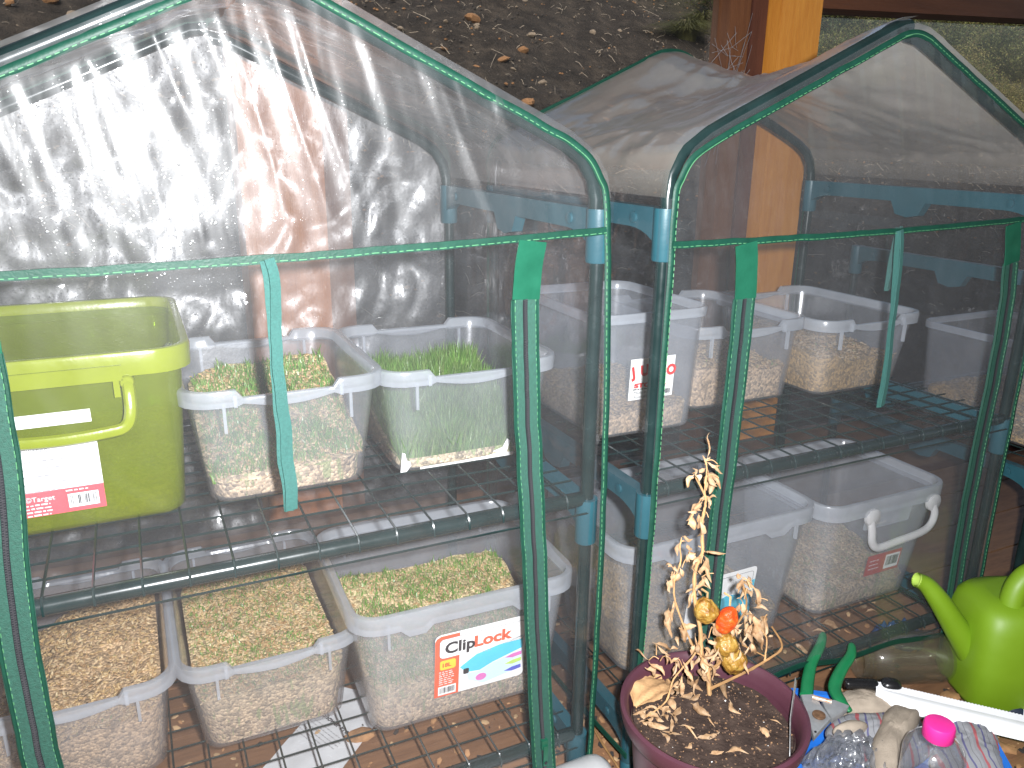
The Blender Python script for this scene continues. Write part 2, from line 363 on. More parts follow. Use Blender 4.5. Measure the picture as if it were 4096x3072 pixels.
tag(tw.build('dead_twigs', [pmat('grey_twig', (.30,.25,.20), .9), pmat('black_twig', (.04,.035,.03), .9)], kind='stuff'), 'dead twigs and straw littering the burnt slope', 'twigs')
gv = MB()
for k in range(9000):
    x, y = R_.uniform(-1.8,6), R_.uniform(1.4,6.0); r = R_.uniform(.003,.012)
    gv.ell((x,y,hz(x,y)+r*.3), r, r*.8, r*.6, nu=4, nv=3, m=R_.choice((0,0,0,1,2)))
tag(gv.build('soil_clods', [m_dark, m_stone2, m_stone], kind='stuff', ang=20), 'dark clods and gravel covering the burnt slope', 'gravel')

def leafmat(name, a, b):
    N, fin = newmat(name); co = coords(N); c = ramp(N, ntex(N, co, 3, 4), [(.35, b), (.65, a)])
    p = N('BsdfPrincipled', {'Base Color': c, 'Roughness': .6, 'Specular IOR Level': .3})
    return fin(N('MixShader', {0: .3, 1: p.outputs[0], 2: N('BsdfTranslucent', {0: c}).outputs[0]}).outputs[0])
gl = [leafmat('shrub_leaf_a', (.065,.085,.025), (.03,.04,.014)), leafmat('shrub_leaf_b', (.13,.13,.035), (.06,.07,.02)), leafmat('shrub_leaf_c', (.24,.20,.07), (.12,.11,.04))]
m_stem = pmat('shrub_stem', (.12,.08,.05), .9)
def shrub_meshes(sd, mix):
    R = random.Random(sd); st, lf = MB(), MB()
    for k in range(210):
        a, rr = R.uniform(0,6.3), R.random()**.6; bx, by = .14*rr*math.cos(a), .14*rr*math.sin(a)
        tip = V((bx*4.3+R.uniform(-.1,.1), by*4.3+R.uniform(-.1,.1), R.uniform(.45,1.0)*(1.05-.45*rr)))
        p = smoothpath([(bx*.3,by*.3,-.05), (bx*1.6,by*1.6,tip.z*.45), tip], 4)
        st.tube(p, [.005-.004*i/len(p) for i in range(len(p))], 3, False)
        mk = R.choice(mix)
        for q in range(46):
            t = R.uniform(.22,1)**.8; c = p[min(len(p)-1, int(t*(len(p)-1)+.5))]+V((R.gauss(0,.022), R.gauss(0,.022), R.gauss(0,.022)))
            L = R.uniform(.018,.045); d = V((R.gauss(0,.7), R.gauss(0,.7), R.uniform(.1,1))).normalized(); sd_ = d.cross(V((R.gauss(0,1),R.gauss(0,1),R.gauss(0,1)))).normalized()*L*.34
            lf.add([c, c+d*L*.5+sd_, c+d*L, c+d*L*.5-sd_], [(0,1,2,3)], mk if R.random() < .8 else R.choice((0,1,2)))
    return st.mesh('stem', m_stem), lf.mesh('foliage', gl, 180)
SH = [shrub_meshes(1, (0,0,1)), shrub_meshes(2, (0,1,1)), shrub_meshes(4, (1,2,2))]
shr = [(4.12,3.74,.30,0,'dark olive shrub right beside the orange timber post'), (4.30,3.58,.26,1,'low olive shrub just above the left slope of the right roof'), (4.63,3.85,.34,1,'olive bush between the orange post and the roof peak'), (5.16,4.05,.36,0,'dense dark shrub straight above the right greenhouse peak'), (5.72,4.35,.45,0,'dark bush just right of the roof peak'),
       (5.74,4.11,.38,1,'olive bush right of the peak, behind the roof tube'), (5.53,3.78,.30,2,'yellowish dry bush low beside the right roof slope'), (5.43,3.56,.26,0,'small dark shrub touching the right roof slope'), (6.15,3.98,.40,1,'bright olive bush under the right end of the beam'), (5.46,3.35,.24,2,'straw coloured tuft of shrub at mid height on the right edge'),
       (5.22,3.09,.22,2,'pale dry shrub lowest at the right edge'), (6.23,3.76,.36,1,'green bush at the right edge above the dry ones'), (5.76,3.23,.28,0,'dark low bush at the frame edge'), (4.72,4.31,.42,0,'shrub one row uphill behind the post side bush'), (5.25,4.46,.45,1,'mottled shrub uphill left of the peak'),
       (5.96,4.74,.55,0,'dark shrub uphill under the beam, over the peak'), (7.08,4.60,.55,0,'dark shrub uphill under the right half of the beam'), (7.29,4.44,.50,1,'leafy shrub in the upper right corner'), (6.6,4.4,.45,2,'dry bush among green ones under the beam'), (3.75,4.5,.36,1,'dim olive shrub behind the brown jamb')]
for i, (x, y, s, k, lab) in enumerate(shr):
    t = thing('shrub', lab, 'shrub', (x, y, hz(x,y)-.03), i*1.3, 'shrubs on the slope outside'); t.scale = (s*1.35,)*3
    link('foliage', SH[k][1], t); link('stem', SH[k][0], t)
# grass tussock
m_gr = leafmat('tussock_blade', (.16,.15,.05), (.08,.09,.03))
def tussock(x, y, n, h, lab):
    mb = MB()
    for k in range(n):
        a = rnd(0,6.3); r0 = rnd(0,.06); L = rnd(.5,1)*h; o = V((r0*math.cos(a), r0*math.sin(a), -.02)); out = V((math.cos(a), math.sin(a), 0))
        p = [o+out*L*.9*t*t+V((0,0,L*(1.1*t-.9*t*t))) for t in (0,.25,.5,.75,1)]; sd_ = V((-math.sin(a), math.cos(a), 0))*.0028
        mb.add([q for i, b in enumerate(p) for q in (b-sd_*(1-i*.2), b+sd_*(1-i*.2))], [(2*i,2*i+1,2*i+3,2*i+2) for i in range(4)])
    tag(mb.build('grass_tussock', m_gr, loc=(x,y,hz(x,y)), ang=180), lab, 'grass', 'grass tussocks on the slope')
tussock(3.10, 4.06, 700, .42, 'drooping grass tussock left of the timber post')
tussock(3.45, 4.35, 420, .36, 'sparser grass tussock behind the drooping one')
tussock(2.4, 4.7, 300, .3, 'dim low grass tussock at the top of the bare slope')

m_pine = wood('orange_timber', (.66,.29,.05), (.50,.18,.025), (12,12,1.1), .45, 5)
m_brown = wood('brown_timber', (.19,.075,.03), (.12,.045,.02), (12,12,1.1), .5, 5)
m_redb = wood('red_brown_timber', (.10,.035,.022), (.065,.024,.016), (12,12,1.1), .5, 5)
m_beam = wood('dark_brown_beam', (.15,.055,.025), (.09,.032,.015), (1.1,12,12), .5, 5)
wall = thing('glazed_wall', 'timber framed window wall behind the greenhouses with an orange post', 'window wall', (0,.62,0))
def wpart(name, c, d, mt, rx=0):
    mb = MB(); mb.box(c, d, Matrix.Rotation(rx, 3, 'Y') if rx else None); return mb.build(name, mt, wall)
m_pine2 = wood('red_brown_post_timber', (.44,.165,.05), (.30,.10,.03), (12,12,1.1), .5, 5)
wpart('post', (-.232,.04,.62), (.135,.09,1.36), m_pine2)['label'] = 'red brown timber post behind the left greenhouse'
wpart('post', (.834,.03,.62), (.11,.09,1.36), m_pine)['label'] = 'orange timber post behind the right greenhouse'
wpart('jamb', (-.138,.055,.68), (.048,.06,1.36), m_brown)
wpart('jamb', (.709,.055,.68), (.05,.06,1.36), m_brown)
wpart('cover_strip', (.7555,.045,.68), (.038,.05,1.36), m_redb)
wpart('header_beam', (1.85,.045,1.205), (1.9,.085,.10), m_beam, -.035)
wpart('header_beam', (.284,.075,1.185), (.785,.06,.13), m_beam, -.035)
wpart('sill', (.3,.05,-.03), (5,.1,.06), m_redb)
for k in range(2): wpart('base_board', (.3,-.02+.004*k,.046+.086*k), (5,.022,.082), wood('weathered_base_board_%d' % k, (.17,.085,.045), (.09,.045,.025), (1.2,10,10), .6))
def panemat():
    N, fin = newmat('window_glass'); co = coords(N)
    d = math_(N, 'MULTIPLY', math_(N, 'POWER', ntex(N, co, 4, 6, .7), 2.0), .03, True)
    base = N('MixShader', {0: d, 1: N('BsdfTransparent', {0: (.96,.97,.96)}).outputs[0], 2: N('BsdfDiffuse', {0: (.5,.5,.5)}).outputs[0]}).outputs[0]
    return fin(N('MixShader', {0: facing_f0(N, .05), 1: base, 2: N('BsdfGlossy', {0: (1,1,1), 1: .03}).outputs[0]}).outputs[0])
m_pane = panemat()
for c, wd in ((-1.26, 1.9), (.285, .79), (1.90, 2.0)): wpart('pane', (c,.062,.6), (wd,.004,1.12), m_pane)
mb = MB(); mb.box((.4,-1.2-.62,2.25), (7,4.2,.06)); mb.build('added_shade_roof', m_redb, wall)  # unseen roof slab, added to keep sky and sun off the interior
mb = MB(); mb.box((.4,-3.75,1.1), (7,.1,2.24)); mb.build('added_sky_blocker', pmat('sky_blocker_brown', (.30,.26,.22), .8), wall)  # unseen wall behind the camera, added to stop sky reflecting in panes and film
m_web = pmat('cobweb_thread', (.30,.30,.32), .8)
wb = MB()
for k in range(26):
    a = V((.70+rnd(-.05,.01), .60, .93+rnd(0,.17))); b = V((.63+rnd(-.09,.06), .60+rnd(0,.03), .80+rnd(0,.26)))
    wb.tube([a, (a+b)/2+V((0,0,-.01)), b], .0003, 3, False)
tag(wb.build('cobweb', m_web, kind='stuff'), 'grey cobweb strung beside the brown window jamb', 'cobweb')

# ------------------------------------------------------------------ greenhouse
W, D = .69, .464
ZA, ZB, ZC, SH_ = .72, .3724, .026, .059
AX = [(.004,.747), (.004,.790), (.009,.812), (.022,.832), (.045,.848), (.075,.8625), (.182,.911), (.300,.9655), (.325,.976), (.345,.979)]
def axz(x):                                     # height of the roof tube over local x (0..W)
    x = min(max(x, .004), W-.004); x = x if x <= W/2 else W-x
    for (a, za), (b, zb) in zip(AX[1:], AX[2:]):
        if x <= b: return za+(zb-za)*(x-a)/(b-a) if x > a else za
    return AX[-1][1]
bar = MB()
Ls = D; th = .008
prof = []
for k in range(41):                             # side view of a bar: sleeves at both ends, arched underside, lug in the middle
    t = k/40; yy = t*Ls; e = min(t, 1-t)*Ls
    low = .034 if e > .06 else .034-.030*(1-math.sqrt(max(0, 1-((.06-e)/.06)**2)))
    if abs(t-.5) < .055: low = .008+.9*abs(t-.5)*.1
    prof.append((yy, low))
bar.loft([[V((-th,y_,l_)), V((th,y_,l_)), V((th,y_,.059)), V((-th,y_,.059))] for y_, l_ in prof])
for yy in (0, Ls):
    bar.lathe([(.0125,0),(.0135,.002),(.0135,.059),(.0095,.0592)], 16, Matrix.Translation((0,yy,0)))
    for sx in (-1, 1): bar.lathe([(.0065,0),(.0065,.0025),(.004,.003)], 12, Matrix.Translation((sx*th, abs(yy-.05), .045)) @ Matrix.Rotation(sx*PI/2, 4, 'Y'))
bar_me = bar.mesh('side_bar', m_teal)
post_mb = MB(); post_mb.tube([(0,0,0),(0,0,.3),(0,0,.55),(0,0,.757)], .0082, 12); post_me = post_mb.mesh('post', m_post)
foot_mb = MB(); foot_mb.lathe([(.0125,0),(.0125,.02),(.0095,.025)], 14); foot_me = foot_mb.mesh('foot', m_teal)
def offs(o, ox=0.0):                             # the roof line moved o outwards, easing in above the eave
    out = []
    for i, (x, z) in enumerate(AX):
        a, b = AX[max(0, i-1)], AX[min(len(AX)-1, i+1)]; dx, dz = b[0]-a[0], b[1]-a[1]; L = math.hypot(dx, dz); e = min(1, max(0, (z-.77)/.06))
        out.append((x-dz/L*o*e if i < len(AX)-1 else x, z+(dx/L if i < len(AX)-2 else 1)*o*e))
    return out
def rtube(o):
    mb = MB(); mb.tube([(x,0,z) for x, z in offs(o)], .0084, 12); return mb.mesh('roof_tube', m_post)
rt_me, rt_me2 = rtube(.009), rtube(-.001)
wl = MB(); wl.tube([(.004,0,0),(W/2,0,.0004),(W-.004,0,0)], .0014, 5); wl_me = wl.mesh('wire', m_wire)
wc = MB(); wc.tube([(0,-.0115,-.0135),(0,-.0115,-.004),(0,-.006,.0022),(0,.03,.0022),(0,D/2,.0015),(0,D,.0022)], .0014, 5); wc_me = wc.mesh('cross_wire', m_wire)
tb = MB(); tb.tube([(.008,0,0),(.03,0,0),(W-.03,0,0),(W-.008,0,0)], .0092, 12); tb_me = tb.mesh('shelf_tube', m_post)
tb_dn = tb_me

def dashes(path, nrm, L=.0035, gap=.0035, r=.0004, off=.0):
    mb = MB(); path = [V(p) for p in path]; acc = 0; on = True
    for a, b in zip(path, path[1:]):
        d = b-a; l = d.length; d.normalize(); s = 0
        while s < l:
            e = min(s+L, l); mb.box((a+d*(s+e)/2)+V(nrm)*off, (e-s, r*2.2, r*2), d.to_track_quat('X', 'Z').to_matrix()); s = e+gap
    return mb
def wavy(pts, k=8, amp=.0012, sd=0):
    p = smoothpath(pts, k); return [q+V((amp*nz(q.z*30+sd, q.x*30), amp*.7*nz(q.x*25, q.z*25+sd), amp*nz(q.x*30+sd, q.z*20))) for q in p]

def greenhouse(label, loc, rz, P):
    t = thing('plastic_greenhouse', label, 'greenhouse', loc, rz, 'plastic covered mini greenhouses')
    sd = P['seed']
    for x in (0, W):
        for yy in (0, D):
            link('post', post_me, t, loc=(x,yy,0)); link('foot', foot_me, t, loc=(x,yy,0))
        for z in (ZA, ZB, ZC): link('side_bar', bar_me, t, loc=(x,0,z))
    for yy in (0, D):
        a = link('roof_tube', rt_me, t, loc=(0,yy,0)); b = link('roof_tube', rt_me2, t, loc=(W,yy,0)); b.scale = (-1,1,1)
    for z in (ZB+SH_, ZC+SH_):
        s = link('wire_shelf', tb_me, t, loc=(0,0,z)); link('rear_tube', tb_me, s, loc=(0,D,0))
        for k in range(16):
            x = .024+.0422*k
            if x < W-.01: link('cross_wire', wc_me, s, loc=(x,0,.0095))
        for k in range(13): link('wire', wl_me, s, loc=(0,.0325+.0355*k,.0105))
        link('wire', wl_me, s, loc=(0,-.0115,-.0145))
    of = .0125
    band = P['band']
    def bz(x): return band(x)
    wk = P['wk']
    def front(u, v):                            # gable panel
        x = -.006+(W+.012)*u; zt = axz(x)+.012 if 0 < x < W else axz(x); zb = bz(x)
        z = zb+(zt-zb)*v; e = min(1, 6*min(v, 1-v, u*2, (1-u)*2)+.15)
        mk = max(0, nz(x*7+3, z*5, sd+12)+.30); mk2 = max(0, nz(x*9, z*6+4, sd+15)+.2)
        d = wk*(.0009*ridge(x*21+z*5, z*3.2, sd)+.0110*mk*max(0, ridge(x*17+z*5, z*2.2, sd+5)-.5)+.0055*mk2*max(0, ridge(x*41+z*10, z*4, sd+6)-.3)+.0025*nz(x*5, z*5, sd)+.00045*ridge(x*70+z*14, z*8, sd+8)+.0010*nz(x*22, z*15, sd+14)+.00018*nz(x*90, z*40, sd))
        d += wk*.0016*max(0, 1-v*7)*ridge(x*44, z*12, sd+2)+wk*.0011*max(0, 1-(1-v)*6)*ridge(x*50, z*14, sd+3)
        return V((x, -of-d*e, z))
    g = MB(); g.grid(front, 260, 90); g.build('gable_panel', P['film'], t, ang=180)
    hemz = P.get('hemz', lambda x: .042)
    def door(u, v):
        x = -.004+(W+.008)*u; zb = hemz(x); z = zb+(bz(x)-zb)*v; e = min(1, 5*min(1-v, u*3, (1-u)*3)+.1)
        mk = max(0, nz(x*8+3, z*6, sd+12)+.15); d = wk*(.0012*ridge(x*9+z*6, z*5, sd+9)+.0028*nz(x*6, z*4, sd+4)+.004*mk*max(0, ridge(x*15+z*11, z*8, sd)-.4)+.00015*nz(x*80, z*60, sd)+.0012*max(0, nz(x*5, z*5, sd+31))*max(0, ridge(x*26+z*24, z*5-x*5, sd+30)-.5))
        d += .004*math.exp(-((1-v)*12))*ridge(x*30, 0, sd)+P.get('hem', 0)*math.exp(-v*9)*(1+.4*nz(x*9, 1, sd))
        return V((x, -of-.0005-d*e-P.get('hem',0)*0, z))
    g = MB(); g.grid(door, 170, 110); g.build('door_panel', P['door'], t, ang=180)
    def side(sx):
        def fn(u, v):
            yy = -.010+(D+.02)*u; z = .035+(.792-.035)*v; b = math.sin(PI*u)
            d = (.006*nz(yy*7, z*6, sd+sx)+.003*ridge(yy*15+z*9, z*7-yy*8, sd+sx)+.0012*nz(yy*40, z*30, sd))*b
            d += P.get('bulge', 0)*math.exp(-((z-.25)/.10)**2)*b if sx > 0 else 0
            x0 = -of if sx < 0 else W+of
            return V((x0+sx*abs(d), yy, z))
        return fn
    for sx in (-1, 1):
        g = MB(); g.grid(side(sx), 60, 80); g.build('side_panel', P['side'], t, ang=180)
    sag = P['sag']
    def roof(sx):
        def fn(u, v):
            s = u; k = s*(len(AX)-2); i = min(len(AX)-3, int(k)); f_ = k-i
            a, b = AX[1+i], AX[2+i]; x, z = a[0]+(b[0]-a[0])*f_, a[1]+(b[1]-a[1])*f_
            c = AX[max(0, i)]; dx, dz = b[0]-c[0], b[1]-c[1]; L = math.hypot(dx, dz); nx, nz_ = -dz/L, dx/L
            if i >= len(AX)-4: nx *= 1-max(0, (k-(len(AX)-4)))/2; nz_ = 1
            oo = .020 if sx < 0 else .0115; oo = .0115+(oo-.0115)*min(1, max(0, (z-.77)/.06)); x += nx*oo; z += nz_*oo; yy = -.012+(D+.024)*v; m = math.sin(PI*min(1, max(0, v)))
            up = min(1, max(0, (z-.80)/.17))
            zz = z-sag*(m**1.3)*up*(1+.35*nz(yy*6+sx, x*5, sd))
            fold = .006*ridge(yy*9+x*5, x*7-yy*4, sd+sx)+.003*ridge(yy*24-x*11, x*13, sd+7)+.0035*nz(yy*13, x*11, sd)+.0012*nz(yy*50, x*50, sd)
            zz += fold*m*min(1, up*4)
            return V((x if sx < 0 else W-x, yy, zz))
        return fn
    for sx in (-1, 1):
        g = MB(); g.grid(roof(sx), 70, 90); g.build('roof_panel', P['roof'], t, ang=180)
    def rear(u, v):
        x = -.004+(W+.008)*u; zt = axz(x)+.010; z = .035+(zt-.035)*v; b = min(1, 8*min(u, 1-u, v+.1, 1-v))
        d = (.009*ridge(x*9+z*3, z*8, sd+20)+.006*ridge(x*19, z*15-x*6, sd+21)+.0035*nz(x*30, z*24, sd)+.0016*ridge(x*50+z*30, z*46, sd+3))*b*P.get('rk', 1)
        return V((x, D+of+d, z))
    g = MB(); g.grid(rear, 110, 110); g.build('rear_panel', P.get('rear', m_rear), t, ang=180)
    # green binding
    yf = -of-.0015
    def prof_path(y, o=0.0): q = offs(o); return [(x, y, z) for x, z in q[1:]]+[(W-x, y, z) for x, z in q[1:-1][::-1]]
    ep = P['edge']
    fr = [(ep[k][0], yf, ep[k][1]) for k in range(len(ep))]
    left = fr+prof_path(yf)[1:10]; right = [(W-x if abs(x) < .1 else x, y, z) for x, y, z in fr]+[(W-x, y, z) for x, y, z in prof_path(yf)[1:10]]
    for k, pth in enumerate((left, right)):
        p = wavy(pth, 6, .0013, sd+k*3); g = MB(); g.tube(p, .0043, 8, flat=.5, up=(0,-1,0)); g.build('binding', m_pipe, t)
        dashes([q+V((.0025 if k == 0 else -.0025, -.0022, -.001)) for q in p], (0,-1,0), .004, .003, .00035).build('stitching', m_stitch, t, kind='stuff')
    rp = wavy(prof_path(D+of+.001, .019), 4, .001, sd+8); g = MB(); g.ribbon(rp, .011, .002, (0,1,0)); g.build('binding', m_pipe, t)
    for x in (-.003, W+.003):
        g = MB(); g.ribbon(wavy([(x,D+of,.04),(x,D+of,.4),(x,D+of,.79)], 6, .001, x), .008, .002, (0,1,0)); g.build('binding', m_pipe, t)
    for x in (-of-.001, W+of+.001):
        g = MB(); p = wavy([(x,-of,.045),(x,.12,.038),(x,.3,.035),(x,D+of,.035)], 8, .003, x+sd); g.ribbon(p, .008, .002, (1 if x > 0 else -1,0,0)); g.build('binding', m_pipe, t)
    bp = [V((W*k/40, -of-.003-.0012*nz(k*.7, sd), bz(W*k/40)+.0012*nz(k*.5, sd))) for k in range(41)]
    g = MB(); g.ribbon(bp, [.0078+.0016*nz(k*.3, sd+1) for k in range(41)], .0025, (0,-1,0)); g.build('binding', m_pipe, t)
    dashes([q+V((0,-.0027,-.0022)) for q in bp], (0,-1,0), .004, .003, .00035).build('stitching', m_stitch, t, kind='stuff')
    # bottom hem
    hp = wavy([(x, -of-.003-P.get('hem', 0)*(1+.4*nz(x*9, 1, sd)), hemz(x)) for x in [W*k/20 for k in range(21)]], 4, .001, sd)
    g = MB(); g.ribbon(hp, .008, .002, (0,-1,0)); g.build('binding', m_pipe, t)
    # zips
    for kz, zp in enumerate(P['zips']):
        pts = [V((x, -of-.006-(P.get('hem',0)*math.exp(-(z-.04)*13)), z)) for x, z in zp]; p = wavy(pts, 10, .0012, sd+kz*5)
        n = len(p); top = [q for q in p if q.z > zp[0][1]-.066]; low = [q for q in p if q.z <= zp[0][1]-.056]
        g = MB(); g.ribbon(low, [.0325+.0016*nz(i*.4, kz) for i in range(len(low))], .0018, (0,-1,0)); zt_ = g.build('zip_tape', m_tape, t)
        g = MB(); g.ribbon([q+V((0,-.0022,0)) for q in top], .032, .0012, (0,-1,0)); g.build('zip_flap', m_tapeflap, zt_)
        te = MB(); te.ribbon([q+V((-.0005,-.0020,0)) for q in low], .0052, .0008, (0,-1,0)); te.build('zip_cord', m_teeth, zt_)
        te = MB(); s = 0; qs = low
        for a, b in zip(qs, qs[1:]):
            l = (b-a).length; k = 0
            while k < l:
                q = a+(b-a)*(k/l); te.box(q+V((-.0012 if int(s) % 2 else .0003, -.0036, 0)), (.0026,.0012,.0007)); k += .00125; s += 1
        te.build('zip_teeth', pmat('zip_tooth', (.05,.05,.055), .3) if 'zip_tooth' not in bpy.data.materials else bpy.data.materials['zip_tooth'], zt_, kind='stuff')
        for off in (-.0120, .0122):
            st = dashes([q+V((off,-.0019,0)) for q in (low if abs(off) > .01 else low[::1])], (0,-1,0), .003, .004, .00032)
            if abs(off) > .01: st.build('stitching', m_stitch, zt_, kind='stuff')
        for off in (-.0143, .0143):
            g = MB(); g.tube([q+V((off,-.0012,0)) for q in low], .0021, 6); g.build('tape_edge', m_pipe, zt_)
        zs = P.get('slider', {}).get(kz)
        if zs:
            c = min(low, key=lambda q: abs(q.z-zs))
            g = MB(); g.box(c+V((0,-.005,0)), (.0085,.005,.013)); g.box(c+V((.0005,-.0085,-.016)), (.006,.0018,.030)); sl = g.build('zip_slider', m_tapeflap, zt_, ang=30)
            g = MB(); g.lathe([(.0022,0),(.0022,.001)], 10, Matrix.Translation(c+V((.0005,-.0096,-.026))) @ Matrix.Rotation(PI/2, 4, 'X')); g.build('slider_hole', m_teeth, sl)
    for pts, wd, yo in P['straps']:
        p = wavy([V((x, -of-yo, z)) for x, z in pts], 10, .002, sd); n = len(p)
        g = MB(); g.ribbon([q+V((.0015*math.sin(i*.35), -.0014*math.sin(i*.5), 0)) for i, q in enumerate(p)], [wd*(.72+.28*i/n) for i in range(n)], .0009, (.25,-1,0)); g.build('tie_strap', m_strap, t)
        g = MB(); g.ribbon([q+V((-.003, .0025, -.002)) for q in p], [wd*.72]*n, .0009, (-.2,-1,0)); g.build('tie_strap', m_strap, t)
    return t

def smooth_band(a, b, c):
    return lambda x: a+(b-a)*min(1, max(0, x/W))+c*4*(x/W)*(1-x/W)
gh1 = greenhouse('near plastic greenhouse at left with white flash glare across its front', (-W,0,0), 0, dict(seed=3, wk=1.0, film=m_film1, door=m_film1d, side=m_side, roof=m_roof1, sag=.012,
    band=smooth_band(.740,.757,-.004), zips=[[(.099,.742),(.099,.66),(.097,.56),(.089,.465),(.086,.315),(.088,.2),(.09,.05)], [(.598,.750),(.592,.689),(.597,.56),(.608,.40),(.620,.20),(.627,.05)]],
    edge=[(-.014,.045),(-.015,.20),(-.016,.36),(-.013,.55),(-.006,.72),(0,.79)], slider={1: .115}, straps=[([(.333,.745),(.334,.68),(.333,.59),(.336,.495)], .013, .009)], bulge=.02, hem=.012))
gh2 = greenhouse('right plastic greenhouse with a sagging dusty roof sheet', (.0772,-.0165,0), .0086, dict(seed=41, wk=.8, film=m_film2, door=m_film2, side=m_side, rear=m_rear2, roof=m_roof2, sag=.055,
    band=smooth_band(.740,.752,-.004), zips=[[(.102,.738),(.109,.672),(.107,.518),(.102,.321),(.092,.05)], [(.588,.745),(.608,.64),(.613,.522),(.611,.288),(.604,.05)]],
    edge=[(-.006,.045),(-.003,.20),(.000,.36),(.001,.55),(.002,.72),(.001,.79)], straps=[([(.360,.745),(.374,.62),(.376,.50)], .011, .008), ([(.388,.745),(.384,.66)], .010, -.016)], hem=.016, hemz=lambda x: .05+.060*min(1, max(0, (x-.02)/.16))*(1-.62*max(0, (x-.28)/.4))+.004*math.sin(x*30)))

# third, lower shelf stand at far right, mostly out of the frame
t3 = thing('shelf_stand', 'low teal and black shelf stand at far right beyond the right greenhouse', 'shelf stand', (.95,0,0))
for x in (0, .62):
    for yy in (.02, .02+D):
        mb = MB(); mb.tube([(x,yy,0),(x,yy,.60)], .0082, 10); mb.build('post', m_post, t3)
    for z in (.580,.232): link('side_bar', bar_me, t3, loc=(x,.02,z))
s = link('wire_shelf', tb_me, t3, loc=(0,.02,.232+SH_)); s.scale = (.9,1,1); link('rear_tube', tb_me, s, loc=(0,D,0))
for k in range(15): link('cross_wire', wc_me, s, loc=(.024+.0422*k,0,.0095))
for k in range(12): link('wire', wl_me, s, loc=(0,.0325+.0355*k,.0105))

# ------------------------------------------------------------------ tubs
def rrect(w_, d_, r, n=5, side=9):
    """outline counter-clockwise from the front-left corner; returns points with a side tag"""
    x, y = w_/2, d_/2; out = []
    for (cx, cy_, a), (ex, ey) in zip((( -x+r,-y+r,180), (x-r,-y+r,270), (x-r,y-r,0), (-x+r,y-r,90)), ((1,0),(0,1),(-1,0),(0,-1))):
        for k in range(n+1):
            t = math.radians(a+90*k/n); out.append((cx+r*math.cos(t), cy_+r*math.sin(t)))
        L = (w_ if ex else d_)-2*r; px, py = out[-1]
        for k in range(1, side): out.append((px+ex*L*k/side, py+ey*L*k/side))
    return out
GT = 'plastic storage tubs on the greenhouse shelves'
def make_tub(label, cx, yf, wtop, dtop, z0, H, inset, style, body=m_tub, rim=m_rim, rz=0, group=GT):
    t = thing('storage_tub', label, 'storage tub', (cx, yf+dtop/2, z0), rz, group)
    wb_, db = wtop-2*inset, dtop-2*inset; rt, rb = .030, .024
    def dims(z): f_ = z/H; return wb_+(wtop-wb_)*f_, db+(dtop-db)*f_, rb+(rt-rb)*f_
    sd_n = 22 if style in ('step', 'clip') else 9
    def ring(z, off, zfn=None):
        zz = z if not callable(z) else H
        a, b, r = dims(min(zz, H)); pts = rrect(a+2*off, b+2*off, max(.006, r+off), 5, sd_n); m_ = rrect(1, 1, .12, 5, sd_n)
        return [V((x, y, z(q[0]*1, q[1]*1) if callable(z) else z)) for (x, y), q in zip(pts, m_)]
    if style == 'clip':
        skirt = lambda x, y: H-.024-(.010 if (.18 < abs(x) < .30 and abs(y) > .4) else 0); top = lambda x, y: H
    elif style == 'handle':
        skirt = lambda x, y: H-.026; top = lambda x, y: H
    elif style == 'plain':
        skirt = lambda x, y: H-.014; top = lambda x, y: H
    else:                                       # 'step': raised corners, scalloped lip in the middle of each short side
        def mid(x, y): return abs(y) > .42 and abs(x) < .27
        skirt = lambda x, y: H-.019-(.008*math.cos(x/.27*PI/2) if mid(x, y) else 0)+(.004 if mid(x, y) else 0)
        top = lambda x, y: H-(.0095 if mid(x, y) else 0)
    bd = MB()
    bd.loft([ring(0,-.008), ring(.0015,-.003), ring(.006,0), ring(.03,0), ring(H*.5,0), ring(H-.012,0)], True, False)
    bd.loft([ring(H-.012,-.0022), ring(H*.5,-.0022), ring(.012,-.0022), ring(.004,-.006), ring(.003,-.012)], False, True)
    bd.build('body', body, t)
    rm = MB(); o1 = .008 if style != 'plain' else .005
    rm.loft([ring(lambda x, y: skirt(x, y)+.0035, .0002), ring(skirt, o1-.0035), ring(skirt, o1), ring(lambda x, y: top(x, y)-.004, o1+.0008), ring(lambda x, y: top(x, y)-.0008, o1-.0005), ring(top, o1-.003), ring(lambda x, y: top(x, y)-.001, -.0005), ring(lambda x, y: top(x, y)-.005, -.0025), ring(H-.013, -.0023)], False, False)
    rm.build('rim', rim, t)
    if style in ('step', 'clip'):
        for sx in (-1, 1):
            for yy, sy in ((-dtop/2, -1), (dtop/2, 1)):
                mb = MB(); mb.box((sx*(wtop/2-.038), yy+sy*-.0005, H-.034), (.0035,.005,.034)); mb.build('rib', rim, t)
    if style == 'step':                         # little catch edges where the lip steps
        for sx in (-1, 1):
            mb = MB(); mb.box((sx*wtop*.27, -dtop/2-.006, H-.013), (.004,.006,.014)); mb.build('catch', rim, t)
    t['H'] = H; return t, dims
def lab_frame(t, dtop, inset, x, z):
    H = t['H']; y = -dtop/2+inset*(1-z/H)-.0012
    return frame((x, y, z), (1,0,0), (0,-inset,H))
